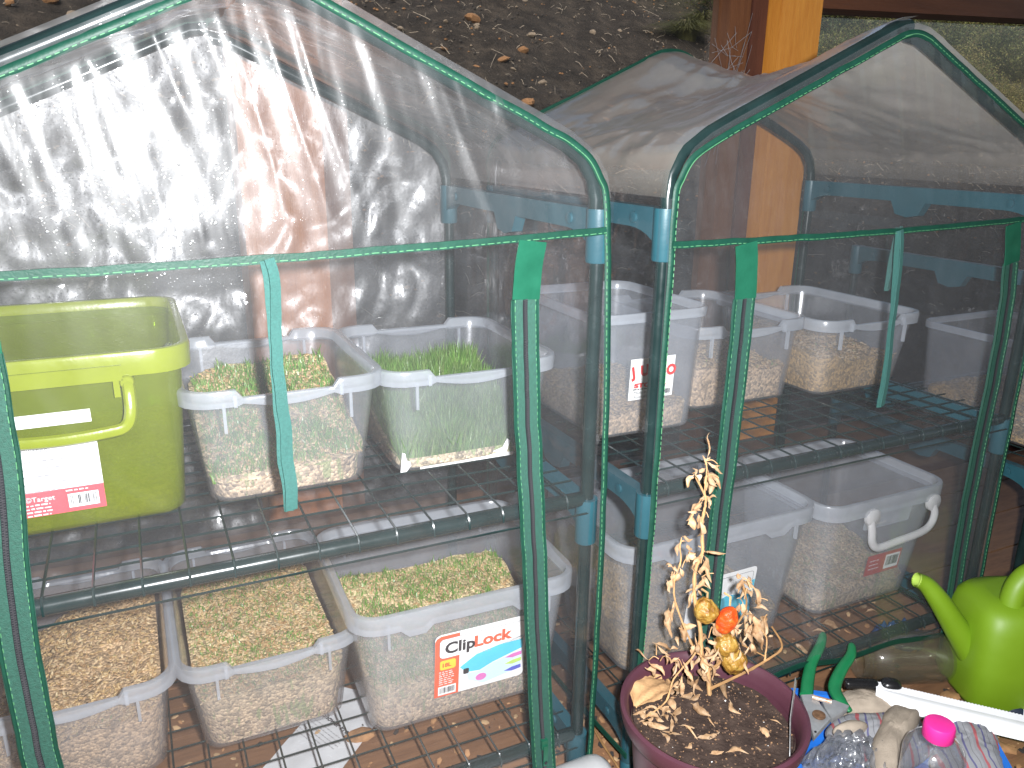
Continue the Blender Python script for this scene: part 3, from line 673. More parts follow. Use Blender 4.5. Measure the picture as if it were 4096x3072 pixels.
def fill(t, dims, lev, mt, label, kind, tilt=(0,0), rough=.006, nseed=900, nblade=0, bl=(.012,.03), green=1.0, mound=None, name='sprouting_grain'):
    """what grows in a tub: a packed mass with loose grains and shoots on top (one uncountable lot per tub)"""
    mb = MB(); R = random.Random(int(t.location.x*1e4)); off = -.006
    def lvl(u, v): return lev+tilt[0]*(u-.5)+tilt[1]*(v-.5)+(mound(u, v) if mound else 0)
    a, b, r = dims(lev)
    rings = [[V((x, y, z)) for x, y in rrect(dims(z)[0]+2*off, dims(z)[1]+2*off, dims(z)[2])] for z in (.0045, lev*.5)]
    def top_z(x, y): u, v = x/a+.5, y/b+.5; return max(.008, lvl(u, v)+rough*fbm(x*30, y*30, lev*7)+rough*.5*nz(x*110, y*110))
    per = rrect(a+2*off, b+2*off, r); rings.append([V((x, y, top_z(x, y))) for x, y in per])
    for f_ in (.97, .93, .88, .82, .75, .67, .58, .48, .37, .25, .12, .03): rings.append([V((x*f_, y*f_, top_z(x*f_, y*f_))) for x, y in per])
    mb.loft(rings)
    def rp(): return (R.uniform(-.5,.5)*(a-.022), R.uniform(-.5,.5)*(b-.022))
    for k in range(nseed):
        x, y = rp(); s = R.uniform(.7,1.25)
        mb.ell((x, y, top_z(x, y)+.0012), .0034*s, .0017*s, .0015*s, Matrix.Rotation(R.uniform(0,6.3), 3, 'Z') @ Matrix.Rotation(R.gauss(0,.5), 3, 'Y'), 5, 3, 1+R.choice((0,0,1,2)))
    for k in range(nseed//2):                   # grains pressed against the walls
        q = R.choice(per); z = R.uniform(.006, max(.012, lev)); dx = dims(z); fx, fy = (dx[0]+2*off)/(a+2*off), (dx[1]+2*off)/(b+2*off)
        x, y = q[0]*fx*.985, q[1]*fy*.985
        if z < top_z(q[0], q[1])+.004: mb.ell((x, y, z), .0032, .0016, .0018, Matrix.Rotation(R.uniform(0,6.3), 3, 'Z') @ Matrix.Rotation(R.uniform(-1,1), 3, 'Y'), 5, 3, 1+R.choice((0,0,1,2)))
    for k in range(nblade):
        x, y = rp()
        if green < 1 and nz(x*22+3, y*22, lev) > green*1.2-.6: continue
        L = R.uniform(*bl)*(.8+.5*nz(x*25, y*25)); z = top_z(x, y)-.001; d = V((R.gauss(0,.22), R.gauss(0,.22), 1)).normalized(); ph = R.uniform(0,6.3)
        s_ = V((math.cos(ph), math.sin(ph), 0))*R.uniform(.0005,.0010); p0 = V((x,y,z)); p1 = p0+d*L*.55; p2 = p0+d*L+V((R.gauss(0,.003), R.gauss(0,.003), 0))
        mb.add([p0-s_, p0+s_, p1+s_*.8, p1-s_*.8, p2], [(0,1,2,3), (3,2,4)], 4+R.choice((0,1,1,2)))
    o = mb.build(name, [mt]+seedm+bladem, kind='stuff', ang=60, loc=t.location); o.rotation_euler = t.rotation_euler
    return tag(o, label, kind)
ZS, ZL = .4425, .096                             # tops of the two shelves
# --- left greenhouse, middle shelf
t, d = make_tub('big olive green tub with a front bail handle, far left', -.556, .118, .246, .30, ZS, .197, .014, 'handle', m_green, m_greenrim)
F = lab_frame(t, .30, .014, 0, 0)
def onlab(dx): return F @ Matrix.Translation((dx, 0, 0))
lb = rect(F, -.054, .024, .030, .108).build('label', m_paper, t); lb['label'] = 'white paper label with a red lower band'
rect(F, -.054, .024, .030, .052, .0005).build('red_band', m_pink, lb)
rect(F, -.054, .124, .028, .138).build('label', m_paper, t)
lettering('19 litres', -.044, .096, .0085, F, m_grey, lb, bold=.0002); textlines(F, -.046, .086, .012, 5, .0085, m_grey, lb, h=.002)
lettering('\u00a9Target', -.044, .0415, .0080, F, m_paper, lb, .0012); textlines(F, -.044, .037, -.012, 4, .004, m_paper, lb, .0012); textlines(F, -.006, .0485, .026, 1, .004, m_paper, lb, .0012)
barcode(F, -.005, .029, .024, .045, lb, .0009)
hb_ = MB(); yy = -.166
hp = smoothpath([(-.066,yy+.013,.168),(-.067,yy+.003,.158),(-.066,yy-.004,.135),(-.060,yy-.006,.122),(-.045,yy-.007,.118),(0,yy-.008,.116),(.045,yy-.007,.118),(.060,yy-.006,.122),(.066,yy-.004,.135),(.067,yy+.003,.158),(.066,yy+.013,.168)], 5)
hb_.tube(hp, .0062, 8, flat=.75, up=(0,0,1)); hn = hb_.build('bail_handle', m_greenrim, t)
for sx in (-1, 1):
    mb = MB(); mb.lathe([(.007,0),(.0075,.002),(.0075,.012),(.006,.014)], 14, Matrix.Translation((sx*.066,yy+.018,.165)) @ Matrix.Rotation(PI/2, 4, 'X')); mb.box((sx*.056,yy+.012,.160), (.006,.012,.020)); mb.build('hinge', m_greenrim, t)
mb = MB(); mb.box((0,-.159,.176), (.125,.006,.016)); mb.build('lip_bar', m_greenrim, t)
fill(t, d, .040, m_gold, 'golden soaked grain in the bottom of the olive green tub', 'grain', (0,.01), .004, 500, name='soaked_grain')
t, d = make_tub('clear tub of seedlings half hidden by the hanging strap', -.3295, .115, .217, .260, ZS, .144, .018, 'step', rz=.01)
fill(t, d, .068, m_sprout, 'grain with short green shoots in the tub behind the strap', 'sprouts', (.012,.078), .006, 1300, 4600, (.006,.019), .85)
t, d = make_tub('clear tub of tall bright green grass beside the right zip', -.098, .116, .228, .258, ZS, .141, .016, 'step', rz=-.012)
m_shred = pmat('torn_white_label', (.75,.75,.74), .6)
F = lab_frame(t, .258, .016, 0, 0)
poly(F, [(-.096,.004),(-.088,.004),(-.082,.012),(-.084,.018),(-.088,.020),(-.090,.030),(-.094,.032)], 0).build('label_scrap', m_shred, t)
poly(F, [(-.07,.0045),(.06,.0045),(.06,.0085),(.05,.0100),(.055,.026),(.05,.030),(.044,.018),(.030,.014),(.036,.011),(.02,.0085),(-.02,.0075),(-.07,.0075)], 0).build('label_scrap', m_shred, t)
fill(t, d, .036, m_grassmass, 'dense tall bright green grass in the right middle tub', 'grass shoots', (.0,.068), .005, 500, 11500, (.036,.054), name='wheatgrass')
# --- left greenhouse, bottom shelf
t, d = make_tub('clear tub full of brown grain, bottom left corner', -.592, .128, .210, .31, ZL, .142, .016, 'step')
fill(t, d, .088, m_grain, 'brown sprouting grain filling the bottom left tub', 'grain', (.02,.02), .008, 1700, 60, (.004,.01), .6, lambda u, v: -.05*max(0, .45-u)*max(0, v-.4)*4)
t, d = make_tub('clear tub of seedlings between the grain tub and the big labelled tub', -.369, .130, .214, .31, ZL, .142, .018, 'step', rz=.01)
fill(t, d, .086, m_sprout, 'evenly sown sprouting grain in the bottom middle tub', 'sprouts', (0,.015), .005, 2000, 2800, (.004,.011), .8)
t, d = make_tub('large clear clip tub with a red and blue printed label', -.1230, .066, .298, .25, ZL, .194, .020, 'clip', m_tub2, rz=-.02)
F = lab_frame(t, .25, .020, -.1340, 0) @ Matrix.Translation((0,0,0))
LX0, LX1, LY0, LY1 = .085, .215, .041, .143
lb = poly(F, rpts(LX0, LY0, LX1, LY1, .008), 0, .0005).build('label', m_paper, t); lb['label'] = 'printed label reading ClipLock Container 18L'
poly(F, [(LX0,LY0),(LX0+.034,LY0),(LX0+.034,LY1-.002),(LX0+.008,LY1-.002),(LX0+.002,LY1-.005),(LX0,LY1-.010)], .0006).build('red_panel', m_orange, lb)
poly(F, rpts(LX0+.006, .105, LX1-.002, .136, .006), .0010).build('name_plate', m_paper, lb)
mbp = MB()
for a, b in zip(rpts(LX0+.006, .105, LX1-.002, .136, .006), rpts(LX0+.006, .105, LX1-.002, .136, .006)[1:]): mbp.tube([F @ V((*a,.0013)), F @ V((*b,.0013))], .0003, 4)
mbp.build('plate_outline', m_black, lb, kind='stuff')
lettering('Clip', LX0+.013, .112, .0245, F, m_black, lb, .0016, .0008, 1.06); lettering('Lock', LX0+.0535, .112, .0245, F, m_orange, lb, .0016, .0010, 1.10)
lettering('C O N T A I N E R', LX0+.036, .099, .0055, F, m_grey, lb, .0016)
poly(F, rpts(LX0+.007, .086, LX0+.029, .101, .003), .0010).build('size_badge', m_yellow, lb); lettering('18L', LX0+.009, .0905, .0090, F, m_red, lb, .0016, .0003)
textlines(F, LX0+.006, .082, LX0+.031, 7, .0034, m_paper, lb, .0012, .0012); barcode(F, LX0+.005, .044, LX0+.030, .058, lb, .0010)
poly(F, [(LX0+.035,.083),(LX0+.058,.098),(LX1-.004,.112),(LX1-.004,.090),(LX0+.082,.078),(LX0+.064,.070),(LX0+.045,.072)], .0010).build('printed_lid', m_cyan, lb)
poly(F, [(LX0+.045,.070),(LX0+.064,.069),(LX0+.082,.077),(LX1-.004,.088),(LX1-.006,.056),(LX0+.070,.046),(LX0+.048,.058)], .0010).build('printed_box', m_pale, lb)
poly(F, rpts(LX0+.040,.070,LX0+.048,.079,.002), .0014).build('printed_clip', m_black, lb)
for k, (mm, y) in enumerate(((m_pinkk,.080),(m_lime,.069),(m_blueink,.057))): poly(F, [(LX1-.030,y),(LX1-.018,y+.004),(LX1-.005,y+.005),(LX1-.005,y-.001),(LX1-.018,y-.003)], .0016).build('printed_swatch', mm, lb)
poly(F, [(LX0+.066+.008*math.cos(k*.52), .058+.006*math.sin(k*.52)) for k in range(12)], .0014).build('printed_badge', m_pinkk, lb)
fill(t, d, .092, m_sprout, 'short greening sprouts with a bare brown patch in the clip tub', 'sprouts', (.0,.045),   .006, 1300, 5200, (.006,.016), .9, lambda u, v: .012*math.exp(-((u-.12)**2+(v-.9)**2)/.02))
# --- right greenhouse, middle shelf
t, d = make_tub('clear square tub with the white JUMBO sticker', .1785, .126, .188, .235, ZS, .184, .009, 'plain', m_tub2)
F = lab_frame(t, .235, .009, 0, 0)
lb = rect(F, -.038, .056, .037, .117).build('label', m_paper, t); lb['label'] = 'white sticker with arched red JUMBO lettering'
for k, ch in enumerate('JUMBO'):
    a = (k-2)*.17; lettering(ch, -.033+.0137*k-(.001 if k < 2 else 0), .088+.007*math.cos(a*1.9)-.003, .021, F, m_red, lb, .0012, .0013, .92, rot=-a*.6)
lettering('9L', -.004, .0835, .0065, F, m_black, lb, .0012); lettering('STORER', -.030, .0745, .0085, F, m_red, lb, .0012, .0006, 1.75)
textlines(F, -.032, .0710, .030, 1, .003, m_black, lb, .0012, .0018); lettering('Made in', -.030, .0645, .0068, F, m_black, lb, .0012); lettering('Australia', -.030, .0580, .0068, F, m_black, lb, .0012)
barcode(F, .012, .058, .034, .069, lb, .0010)
fill(t, d, .040, m_grain, 'red brown soaked grain in the bottom of the JUMBO tub', 'grain', (0,.01), .004, 700, name='soaked_grain')
t, d = make_tub('clear tub of pale sprouts between the JUMBO tub and the end tub', .398, .176, .226, .265, ZS, .139, .011, 'step', rz=-.02)
fill(t, d, .066, m_grain, 'pale matted sprouts in the tub behind the left zip', 'sprouts', (-.02,.015), .008, 1200, 200, (.004,.01), .5)
t, d = make_tub('clear tub of brown sprouts at the shelf end by the green straps', .632, .148, .224, .275, ZS, .135, .018, 'step', rz=.012)
fill(t, d, .068, m_gold, 'brown heaped sprouts in the shelf end tub', 'sprouts', (-.02,.02), .009, 1200, 100, (.004,.01), .5)
# --- right greenhouse, bottom shelf
t, d = make_tub('large clear clip tub with a blue printed label behind the dead plant', .264, .040, .347, .235, ZL, .224, .022, 'clip', m_tub2, rz=.01)
F = lab_frame(t, .235, .022, 0, 0)
lb = poly(F, rpts(-.055, .035, .072, .139, .006), 0, .0005).build('label', m_paper, t); lb['label'] = 'white and blue label ending in a black letter p'
mbp = MB()
for a, b in zip(rpts(-.05, .108, .066, .132, .005), rpts(-.05, .108, .066, .132, .005)[1:]): mbp.tube([F @ V((*a,.0009)), F @ V((*b,.0009))], .0003, 4)
mbp.build('plate_outline', m_black, lb, kind='stuff')
lettering('Clip', -.045, .111, .0215, F, m_black, lb, .0010, .0007, 1.06); lettering('C O N T A I N E R', -.022, .100, .0055, F, m_grey, lb, .0010)
poly(F, [(-.03,.05),(.055,.045),(.066,.09),(.02,.098),(-.02,.085)], .0009).build('printed_box', m_cyan, lb); rect(F, .066, .04, .071, .115, .0008).build('printed_edge', m_cyan, lb)
fill(t, d, .055, m_gold, 'golden grain heaped in the left end of the large right tub', 'grain', (-.03,.01), .008, 1200, 0, mound=lambda u, v: .095*math.exp(-((u-.08)**2+(v-.62)**2)/.03))
t, d = make_tub('clear tub with a white bail handle and a small red label', .592, .036, .262, .222, ZL, .214, .022, 'handle', m_tub2)
F = lab_frame(t, .215, .022, 0, 0)
F = F @ Matrix.Translation((-.022,.034,0)); lb = rect(F, .012, .022, .092, .062).build('label', pmat('dark_red_label', (.42,.04,.03), .5), t)
barcode(F, .055, .028, .088, .056, lb, .0008)
textlines(F, .018, .050, .048, 3, .008, m_paper, lb, .0008); 
rect(F, -.025, .126, .075, .155, .004, .004).build('name_bar', m_rim, t)
textlines(F, -.012, .134, .035, 1, .003, m_grey, t, .009, .004)
yy = -.121; mb = MB()
mb.tube(smoothpath([(x-.014,y_+.002,z+.036) for x, y_, z in ((-.030,yy+.004,.150),(-.031,yy-.004,.128),(-.029,yy-.006,.108),(-.016,yy-.008,.096),(.025,yy-.008,.098),(.08,yy-.008,.103),(.105,yy-.006,.112),(.113,yy-.004,.132),(.112,yy+.004,.150))], 6), .0068, 10, flat=.8, up=(0,0,1)); mb.build('bail_handle', m_whitepl, t)
for x in (-.028, .112):
    mb = MB(); mb.lathe([(.013,0),(.015,.002),(.015,.008),(.012,.010)], 18, Matrix.Translation((x-.014,yy+.008,.184)) @ Matrix.Rotation(PI/2, 4, 'X')); mb.build('hinge', m_whitepl, t)
fill(t, d, .048, m_sprout, 'brown and green sprouting grain in the white handled tub', 'sprouts', (.0,.03), .008, 900, 300, (.004,.012), .5, lambda u, v: .03*math.exp(-((u-.2)**2+(v-.8)**2)/.04))
# --- tub in the stand
t, d = make_tub('clear tub on the far right stand, seen end on', 1.125, .055, .25, .285, .232+SH_+.012, .20, .012, 'plain')
fill(t, d, .03, m_gold, 'thin layer of brown grain in the far right tub', 'grain', (0,.06), .006, 400, mound=lambda u, v: .03*math.exp(-((v-.75)/.12)**2))

# ------------------------------------------------------------------ foreground: pot and dead plant
m_plum = pmat('plum_plastic', (.080,.026,.040), .46, col2=(.064,.021,.032), var=.25, vs=12, bump=.15, bs=40)
PC = V((.105,-.142,0)); 
pot = thing('plant_pot', 'plum coloured plastic plant pot in front of the greenhouses', 'plant pot', PC)
mb = MB(); mb.lathe([(.072,0),(.079,.0005),(.081,.004),(.098,.165),(.099,.176)], 64, None, 0, True, False); mb.lathe([(.096,.176),(.078,.02),(.07,.018)], 64, None, 0, False, True); mb.build('body', m_plum, pot)
mb = MB(); mb.lathe([(.0985,.172),(.1075,.172),(.1095,.176),(.1125,.190),(.112,.195),(.108,.1965),(.104,.194),(.1015,.186),(.0975,.170),(.096,.15)], 72, None, 0, False, False); mb.build('rim', m_plum, pot)
m_soil = pmat('potting_soil', (.066,.045,.036), .95, spec=.15, col2=(.03,.02,.017), vs=60, bump=.9, bs=220)
mb = MB(); R = random.Random(8)
def sz(x, y): return .1685+.004*fbm(x*22, y*22, 2)+.0016*nz(x*130, y*130)+.004*math.exp(-((x-.03)**2+(y-.04)**2)/.001)
mb.loft([[V((r*math.cos(a), r*math.sin(a), sz(r*math.cos(a), r*math.sin(a)))) for a in [2*PI*i/56 for i in range(56)]] for r in [.0985-.0985*k/26 for k in range(26)]+[.001]], False, True)
for k in range(1500):
    a, r = R.uniform(0,6.3), .096*math.sqrt(R.random()); x, y = r*math.cos(a), r*math.sin(a); s = R.uniform(.0005,.0015)
    mb.ell((x,y,sz(x,y)+s*.4), s*1.3, s, s*.8, Matrix.Rotation(R.uniform(0,6), 3, 'Z'), 4, 3, R.choice((0,0,0,0,1,1,2)) if k > 16 else 3)
tag(mb.build('potting_soil', [m_soil, pmat('soil_crumb', (.12,.07,.045), .95), pmat('bark_crumb', (.25,.14,.07), .9), pmat('perlite', (.7,.7,.68), .8)], kind='stuff', ang=30, loc=PC), 'dry dark potting soil inside the plum pot', 'soil')
m_dstem = pmat('dry_stem', (.50,.29,.13), .7, var=.3, vs=60, bump=.3)
m_dstem2 = pmat('dry_brown_stem', (.30,.16,.06), .7, var=.3, vs=60, bump=.3)
def dleafmat():
    N, fin = newmat('dry_leaf'); co = coords(N)
    c = ramp(N, ntex(N, co, 90, 5), [(.3, (.28,.15,.07)), (.5, (.50,.32,.18)), (.72, (.64,.47,.32))])
    rn = N('ObjectInfo').outputs['Random']
    c = N('HueSaturation', {'Value': math_(N, 'ADD', math_(N, 'MULTIPLY', rn, .4), .75), 'Color': c}).outputs[0]
    p = N('BsdfPrincipled', {'Base Color': c, 'Roughness': .7, 'Specular IOR Level': .25, 'Normal': N('Bump', {'Height': ntex(N, co, 300, 4), 'Strength': .5, 'Distance': .001}).outputs[0]})
    return fin(N('MixShader', {0: .2, 1: p.outputs[0], 2: N('BsdfTranslucent', {0: c}).outputs[0]}).outputs[0])
m_dleaf = dleafmat()
STEMS = [[[.1367,-.0995,.1643],[.1311,-.0968,.2081],[.1223,-.0926,.2321],[.119,-.0911,.2618],[.1161,-.0897,.2779],[.1084,-.0861,.3135],[.1065,-.0851,.3488],[.1111,-.0873,.3697],[.1126,-.0881,.3794],[.1092,-.0864,.4106],[.1105,-.087,.4307],[.1109,-.0873,.4466],[.1056,-.0847,.4596],[.098,-.0811,.4751]],
 [[.1109,-.0873,.4466],[.1091,-.0864,.4571],[.1093,-.0865,.4831],[.1074,-.0856,.4933],[.1042,-.0841,.5009]],
 [[.1225,-.0927,.2291],[.1137,-.0885,.2395],[.1013,-.0827,.2674],[.0872,-.076,.3078],[.0844,-.0747,.3344],[.0869,-.0759,.3485],[.0897,-.0772,.3652],[.0874,-.0761,.3831],[.0884,-.0766,.3927]],
 [[.1195,-.0913,.2618],[.1142,-.0888,.232],[.0886,-.084,.20],[.068,-.098,.183],[.033,-.107,.179]],
 [[.1361,-.0992,.1806],[.1712,-.1158,.2041],[.1951,-.1271,.2227],[.2128,-.1355,.244],[.1984,-.1287,.2733]],
 [[.195,-.1271,.2242],[.1945,-.1268,.2541],[.1874,-.1235,.2687]],
 [[.1327,-.0976,.2096],[.1441,-.103,.2204],[.1512,-.1063,.2475],[.1582,-.1096,.2741],[.1657,-.1132,.2931],[.1665,-.1136,.31],[.1597,-.1104,.3355]],
 [[.1944,-.1268,.2302],[.1797,-.1198,.239],[.1675,-.1141,.2462]]]
SR = [(.0030,.0011),(.0010,.0006),(.0014,.0008),(.0013,.0009),(.0021,.0010),(.0011,.0007),(.0020,.0009),(.0009,.0007)]
plant = thing('dead_chili_plant', 'dead dry chili plant with shrivelled peppers in the plum pot', 'dead plant', (.1367,-.0995,.168))
PO = V((.1367,-.0995,.168))
for i, (st, (ra, rb)) in enumerate(zip(STEMS, SR)):
    p = smoothpath([V(q)-PO for q in st], 5); n = len(p)
    mb = MB(); mb.tube([q+V((.0006*nz(k*.8,i), .0006*nz(k*.8,i+9), 0)) for k, q in enumerate(p)], [ra+(rb-ra)*k/n+(.0005 if k % 7 == 0 else 0) for k in range(n)], 7)
    mb.build('stem', m_dstem2 if i in (4,7,6) else m_dstem, plant)
def leaf_mesh(A, B, wd, sd, view=True):
    R = random.Random(sd); A, B = V(A), V(B); ax = B-A; L = ax.length; ax.normalize()
    side = ax.cross(V((-.41+R.uniform(-.6,.6), -.86, .3+R.uniform(-.6,.6))) if view else V((R.uniform(-.3,.3), R.uniform(-.3,.3), 1))).normalized(); up = side.cross(ax)
    if up.dot(V((-.4,-.86,.3))) < 0: up = -up
    K = 8; curl = R.uniform(-.35,.35)*L; tw = R.uniform(-1.1,1.1); cup = R.uniform(.5,1.3)*R.choice((-1,1)); wav = R.uniform(.0,.12)*L; ph = R.uniform(0,6)
    vs, fs = [], []
    for k in range(K+1):
        t = k/K; c = A+ax*L*t+up*curl*math.sin(PI*t)+side*wav*math.sin(t*6+ph); hw = wd*.5*(math.sin(PI*min(1, t*.93+.05))**.8)*(1+.25*R.uniform(-1,1))
        if t < .14: hw = wd*.06
        an = tw*t; s2 = side*math.cos(an)+up*math.sin(an); u2 = up*math.cos(an)-side*math.sin(an)
        vs += [c-s2*hw+u2*cup*hw, c-s2*hw*.5+u2*cup*hw*.25, c, c+s2*hw*.5+u2*cup*hw*.25, c+s2*hw+u2*cup*hw]
    for k in range(K):
        for j in range(4): fs.append((k*5+j, k*5+j+1, k*5+j+6, k*5+j+5))
    mb = MB(); mb.add(vs, fs); return mb
LEAF = [[0.0945,-0.0795,0.479,0.0869,-0.0759,0.464,0.006],[0.108,-0.0859,0.4856,0.1026,-0.0833,0.4784,0.0048],[0.1106,-0.0871,0.4792,0.1193,-0.0912,0.4651,0.0054],[0.1193,-0.0912,0.4651,0.1137,-0.0886,0.4532,0.006],[0.1078,-0.0858,0.474,0.1123,-0.0879,0.4571,0.0036],[0.0979,-0.0811,0.4764,0.0933,-0.0789,0.488,0.003],[0.1075,-0.0857,0.492,0.1206,-0.0918,0.4896,0.003],[0.1064,-0.0851,0.4933,0.1036,-0.0838,0.5022,0.0024],[0.1073,-0.0856,0.4946,0.1111,-0.0874,0.501,0.0021],[0.1118,-0.0877,0.4492,0.1216,-0.0923,0.4494,0.0026],[0.1129,-0.0882,0.4493,0.1159,-0.0896,0.4387,0.003],[0.1107,-0.0872,0.4492,0.1033,-0.0837,0.4465,0.0022],[0.1068,-0.0853,0.4439,0.0956,-0.08,0.4318,0.0048],[0.1076,-0.0857,0.432,0.0968,-0.0806,0.4305,0.003],[0.1013,-0.0827,0.4292,0.0923,-0.0784,0.4171,0.0036],[0.0972,-0.0808,0.4252,0.0994,-0.0818,0.4091,0.0097],[0.1092,-0.0865,0.4254,0.105,-0.0845,0.4078,0.0061],[0.1047,-0.0843,0.428,0.1032,-0.0836,0.4172,0.0036],[0.115,-0.0892,0.3767,0.1273,-0.095,0.3761,0.0027],[0.1119,-0.0877,0.3739,0.1017,-0.0829,0.3613,0.0043],[0.1143,-0.0889,0.3711,0.1212,-0.0921,0.3546,0.0049],[0.1147,-0.0891,0.3656,0.114,-0.0887,0.3447,0.0056],[0.1082,-0.0859,0.3641,0.1069,-0.0854,0.3502,0.0062],[0.1153,-0.0893,0.3433,0.1063,-0.0851,0.3277,0.005],[0.1143,-0.0888,0.3419,0.122,-0.0925,0.3279,0.0037],[0.1064,-0.0851,0.3262,0.0977,-0.081,0.3204,0.0027],[0.1076,-0.0857,0.3248,0.1029,-0.0835,0.3105,0.0035],[0.1099,-0.0867,0.3249,0.1149,-0.0891,0.3178,0.0022],[0.0884,-0.0766,0.3927,0.0941,-0.0793,0.39,0.0037],[0.0943,-0.0794,0.3873,0.0982,-0.0812,0.3792,0.0037],[0.0983,-0.0813,0.3778,0.1013,-0.0827,0.3668,0.0086],[0.0864,-0.0756,0.3899,0.0855,-0.0752,0.3693,0.0049],[0.0967,-0.0805,0.3681,0.1005,-0.0823,0.3612,0.0031],[0.0829,-0.074,0.3582,0.0846,-0.0748,0.3485,0.0043],[0.0845,-0.0748,0.3499,0.078,-0.0717,0.3463,0.0025],[0.0887,-0.0767,0.3541,0.0917,-0.0782,0.343,0.0056],[0.0807,-0.0729,0.34,0.0837,-0.0744,0.3273,0.0087],[0.0763,-0.0708,0.3385,0.0806,-0.0729,0.323,0.005],[0.1591,-0.1101,0.3426,0.1525,-0.1069,0.3284,0.005],[0.1635,-0.1122,0.344,0.1741,-0.1172,0.3258,0.0056],[0.1594,-0.1102,0.3397,0.1553,-0.1083,0.3213,0.0037],[0.1624,-0.1116,0.3313,0.1594,-0.1102,0.3128,0.0075],[0.1661,-0.1134,0.3271,0.1693,-0.1149,0.3172,0.005],[0.1767,-0.1184,0.3102,0.1847,-0.1222,0.2974,0.0044],[0.1621,-0.1115,0.3085,0.1623,-0.1116,0.2927,0.0056],[0.0872,-0.076,0.3089,0.0845,-0.0747,0.2973,0.0025],[0.0857,-0.0753,0.2959,0.0831,-0.0741,0.283,0.0063],[0.0841,-0.0746,0.3035,0.0836,-0.0743,0.2568,0.0069],[0.0943,-0.0794,0.2702,0.1024,-0.0832,0.2512,0.0076],[0.0928,-0.0787,0.257,0.0949,-0.0797,0.2422,0.0045],[0.0693,-0.0675,0.2462,0.0864,-0.0756,0.2316,0.0038],[0.0859,-0.0754,0.239,0.095,-0.0797,0.2407,0.0032],[0.0807,-0.073,0.2285,0.0858,-0.0753,0.2225,0.0028],[0.0958,-0.0801,0.2287,0.0858,-0.0754,0.2218,0.0032],[0.0926,-0.0786,0.2241,0.0892,-0.077,0.2044,0.0032],[0.0465,-0.0568,0.2384,0.0625,-0.0643,0.2222,0.0023],[0.0625,-0.0643,0.2222,0.0798,-0.0725,0.2058,0.0064],[0.12,-0.0916,0.2633,0.1242,-0.0935,0.2381,0.0038],[0.1308,-0.0967,0.2722,0.141,-0.1015,0.2592,0.0076],[0.1263,-0.0945,0.256,0.139,-0.1005,0.2413,0.0051],[0.1237,-0.0933,0.2291,0.1429,-0.1024,0.2354,0.0045],[0.1313,-0.0969,0.2202,0.1432,-0.1025,0.2324,0.0039],[0.1243,-0.0936,0.2201,0.1241,-0.0935,0.208,0.0039],[0.1238,-0.0934,0.211,0.1283,-0.0955,0.1989,0.0032],[0.1346,-0.0985,0.2081,0.1445,-0.1032,0.2007,0.0032],[0.1723,-0.1163,0.2961,0.1812,-0.1205,0.2613,0.0088],[0.191,-0.1252,0.2906,0.1906,-0.125,0.2584,0.0076],[0.1781,-0.1191,0.2568,0.1824,-0.1211,0.2345,0.007],[0.1679,-0.1142,0.2684,0.1786,-0.1193,0.2509,0.0076],[0.1588,-0.1099,0.2535,0.1626,-0.1117,0.2357,0.0057],[0.158,-0.1095,0.2356,0.1557,-0.1085,0.2206,0.0064],[0.1952,-0.1272,0.2585,0.2007,-0.1298,0.2615,0.0028],[0.1778,-0.1189,0.3106,0.1845,-0.1221,0.2992,0.0038],[0.1868,-0.1232,0.2628,0.1913,-0.1253,0.2391,0.0028]]
SOIL = [[0.1356,-0.0553,0.172,0.1273,-0.0919,0.172,0.0081],[0.1082,-0.0701,0.172,0.0926,-0.0848,0.172,0.0066],[0.1045,-0.0986,0.172,0.1236,-0.0967,0.172,0.0058],[0.1009,-0.1033,0.172,0.109,-0.1334,0.172,0.0077],[0.1646,-0.0844,0.172,0.1482,-0.1184,0.172,0.006],[0.1469,-0.1199,0.172,0.1447,-0.1456,0.172,0.0058],[0.0306,-0.1097,0.172,0.0525,-0.1274,0.172,0.0087],[0.0636,-0.1285,0.172,0.0711,-0.1584,0.172,0.0025],[0.0688,-0.1555,0.172,0.1009,-0.1626,0.172,0.0073],[0.1541,-0.1715,0.172,0.1498,-0.1903,0.172,0.0074],[0.1743,-0.165,0.172,0.1815,-0.18,0.172,0.0019],[0.0686,-0.1842,0.172,0.0868,-0.1872,0.172,0.0053],[0.089,-0.1864,0.172,0.1123,-0.1996,0.172,0.0059],[0.0665,-0.1122,0.172,0.0465,-0.1398,0.172,0.0031],[0.0881,-0.1037,0.172,0.0699,-0.1137,0.172,0.0064],[0.0394,-0.129,0.172,0.0351,-0.1494,0.172,0.0049],[0.0405,-0.0863,0.172,0.0324,-0.1027,0.172,0.007],[0.0579,-0.0942,0.172,0.0741,-0.0974,0.172,0.0057],[0.0844,-0.0853,0.172,0.0754,-0.1041,0.172,0.0078],[0.0901,-0.0663,0.172,0.095,-0.0859,0.172,0.0092],[0.0547,-0.0393,0.172,0.0677,-0.0293,0.172,0.0067],[0.125,-0.1956,0.172,0.1281,-0.2041,0.172,0.0022]]
for i, q in enumerate(LEAF):
    A, B = V(q[:3])-PO, V(q[3:6])-PO; R = random.Random(i); j = V((-.41,-.86,.2))*R.uniform(-.004,.012)
    leaf_mesh(A+j*.2, B+j, q[6]*1.12, i).build('leaf', m_dleaf, plant, ang=180)
    if i % 2 == 0:
        o1, o2 = V((R.gauss(0,.004), R.gauss(0,.004), R.gauss(0,.004))), V((R.gauss(0,.008), R.gauss(0,.006), R.gauss(0,.008)))
        leaf_mesh(A+o1, B+o1+o2, q[6]*1.3, i+900).build('leaf', m_dleaf, plant, ang=180)
RC = random.Random(31)
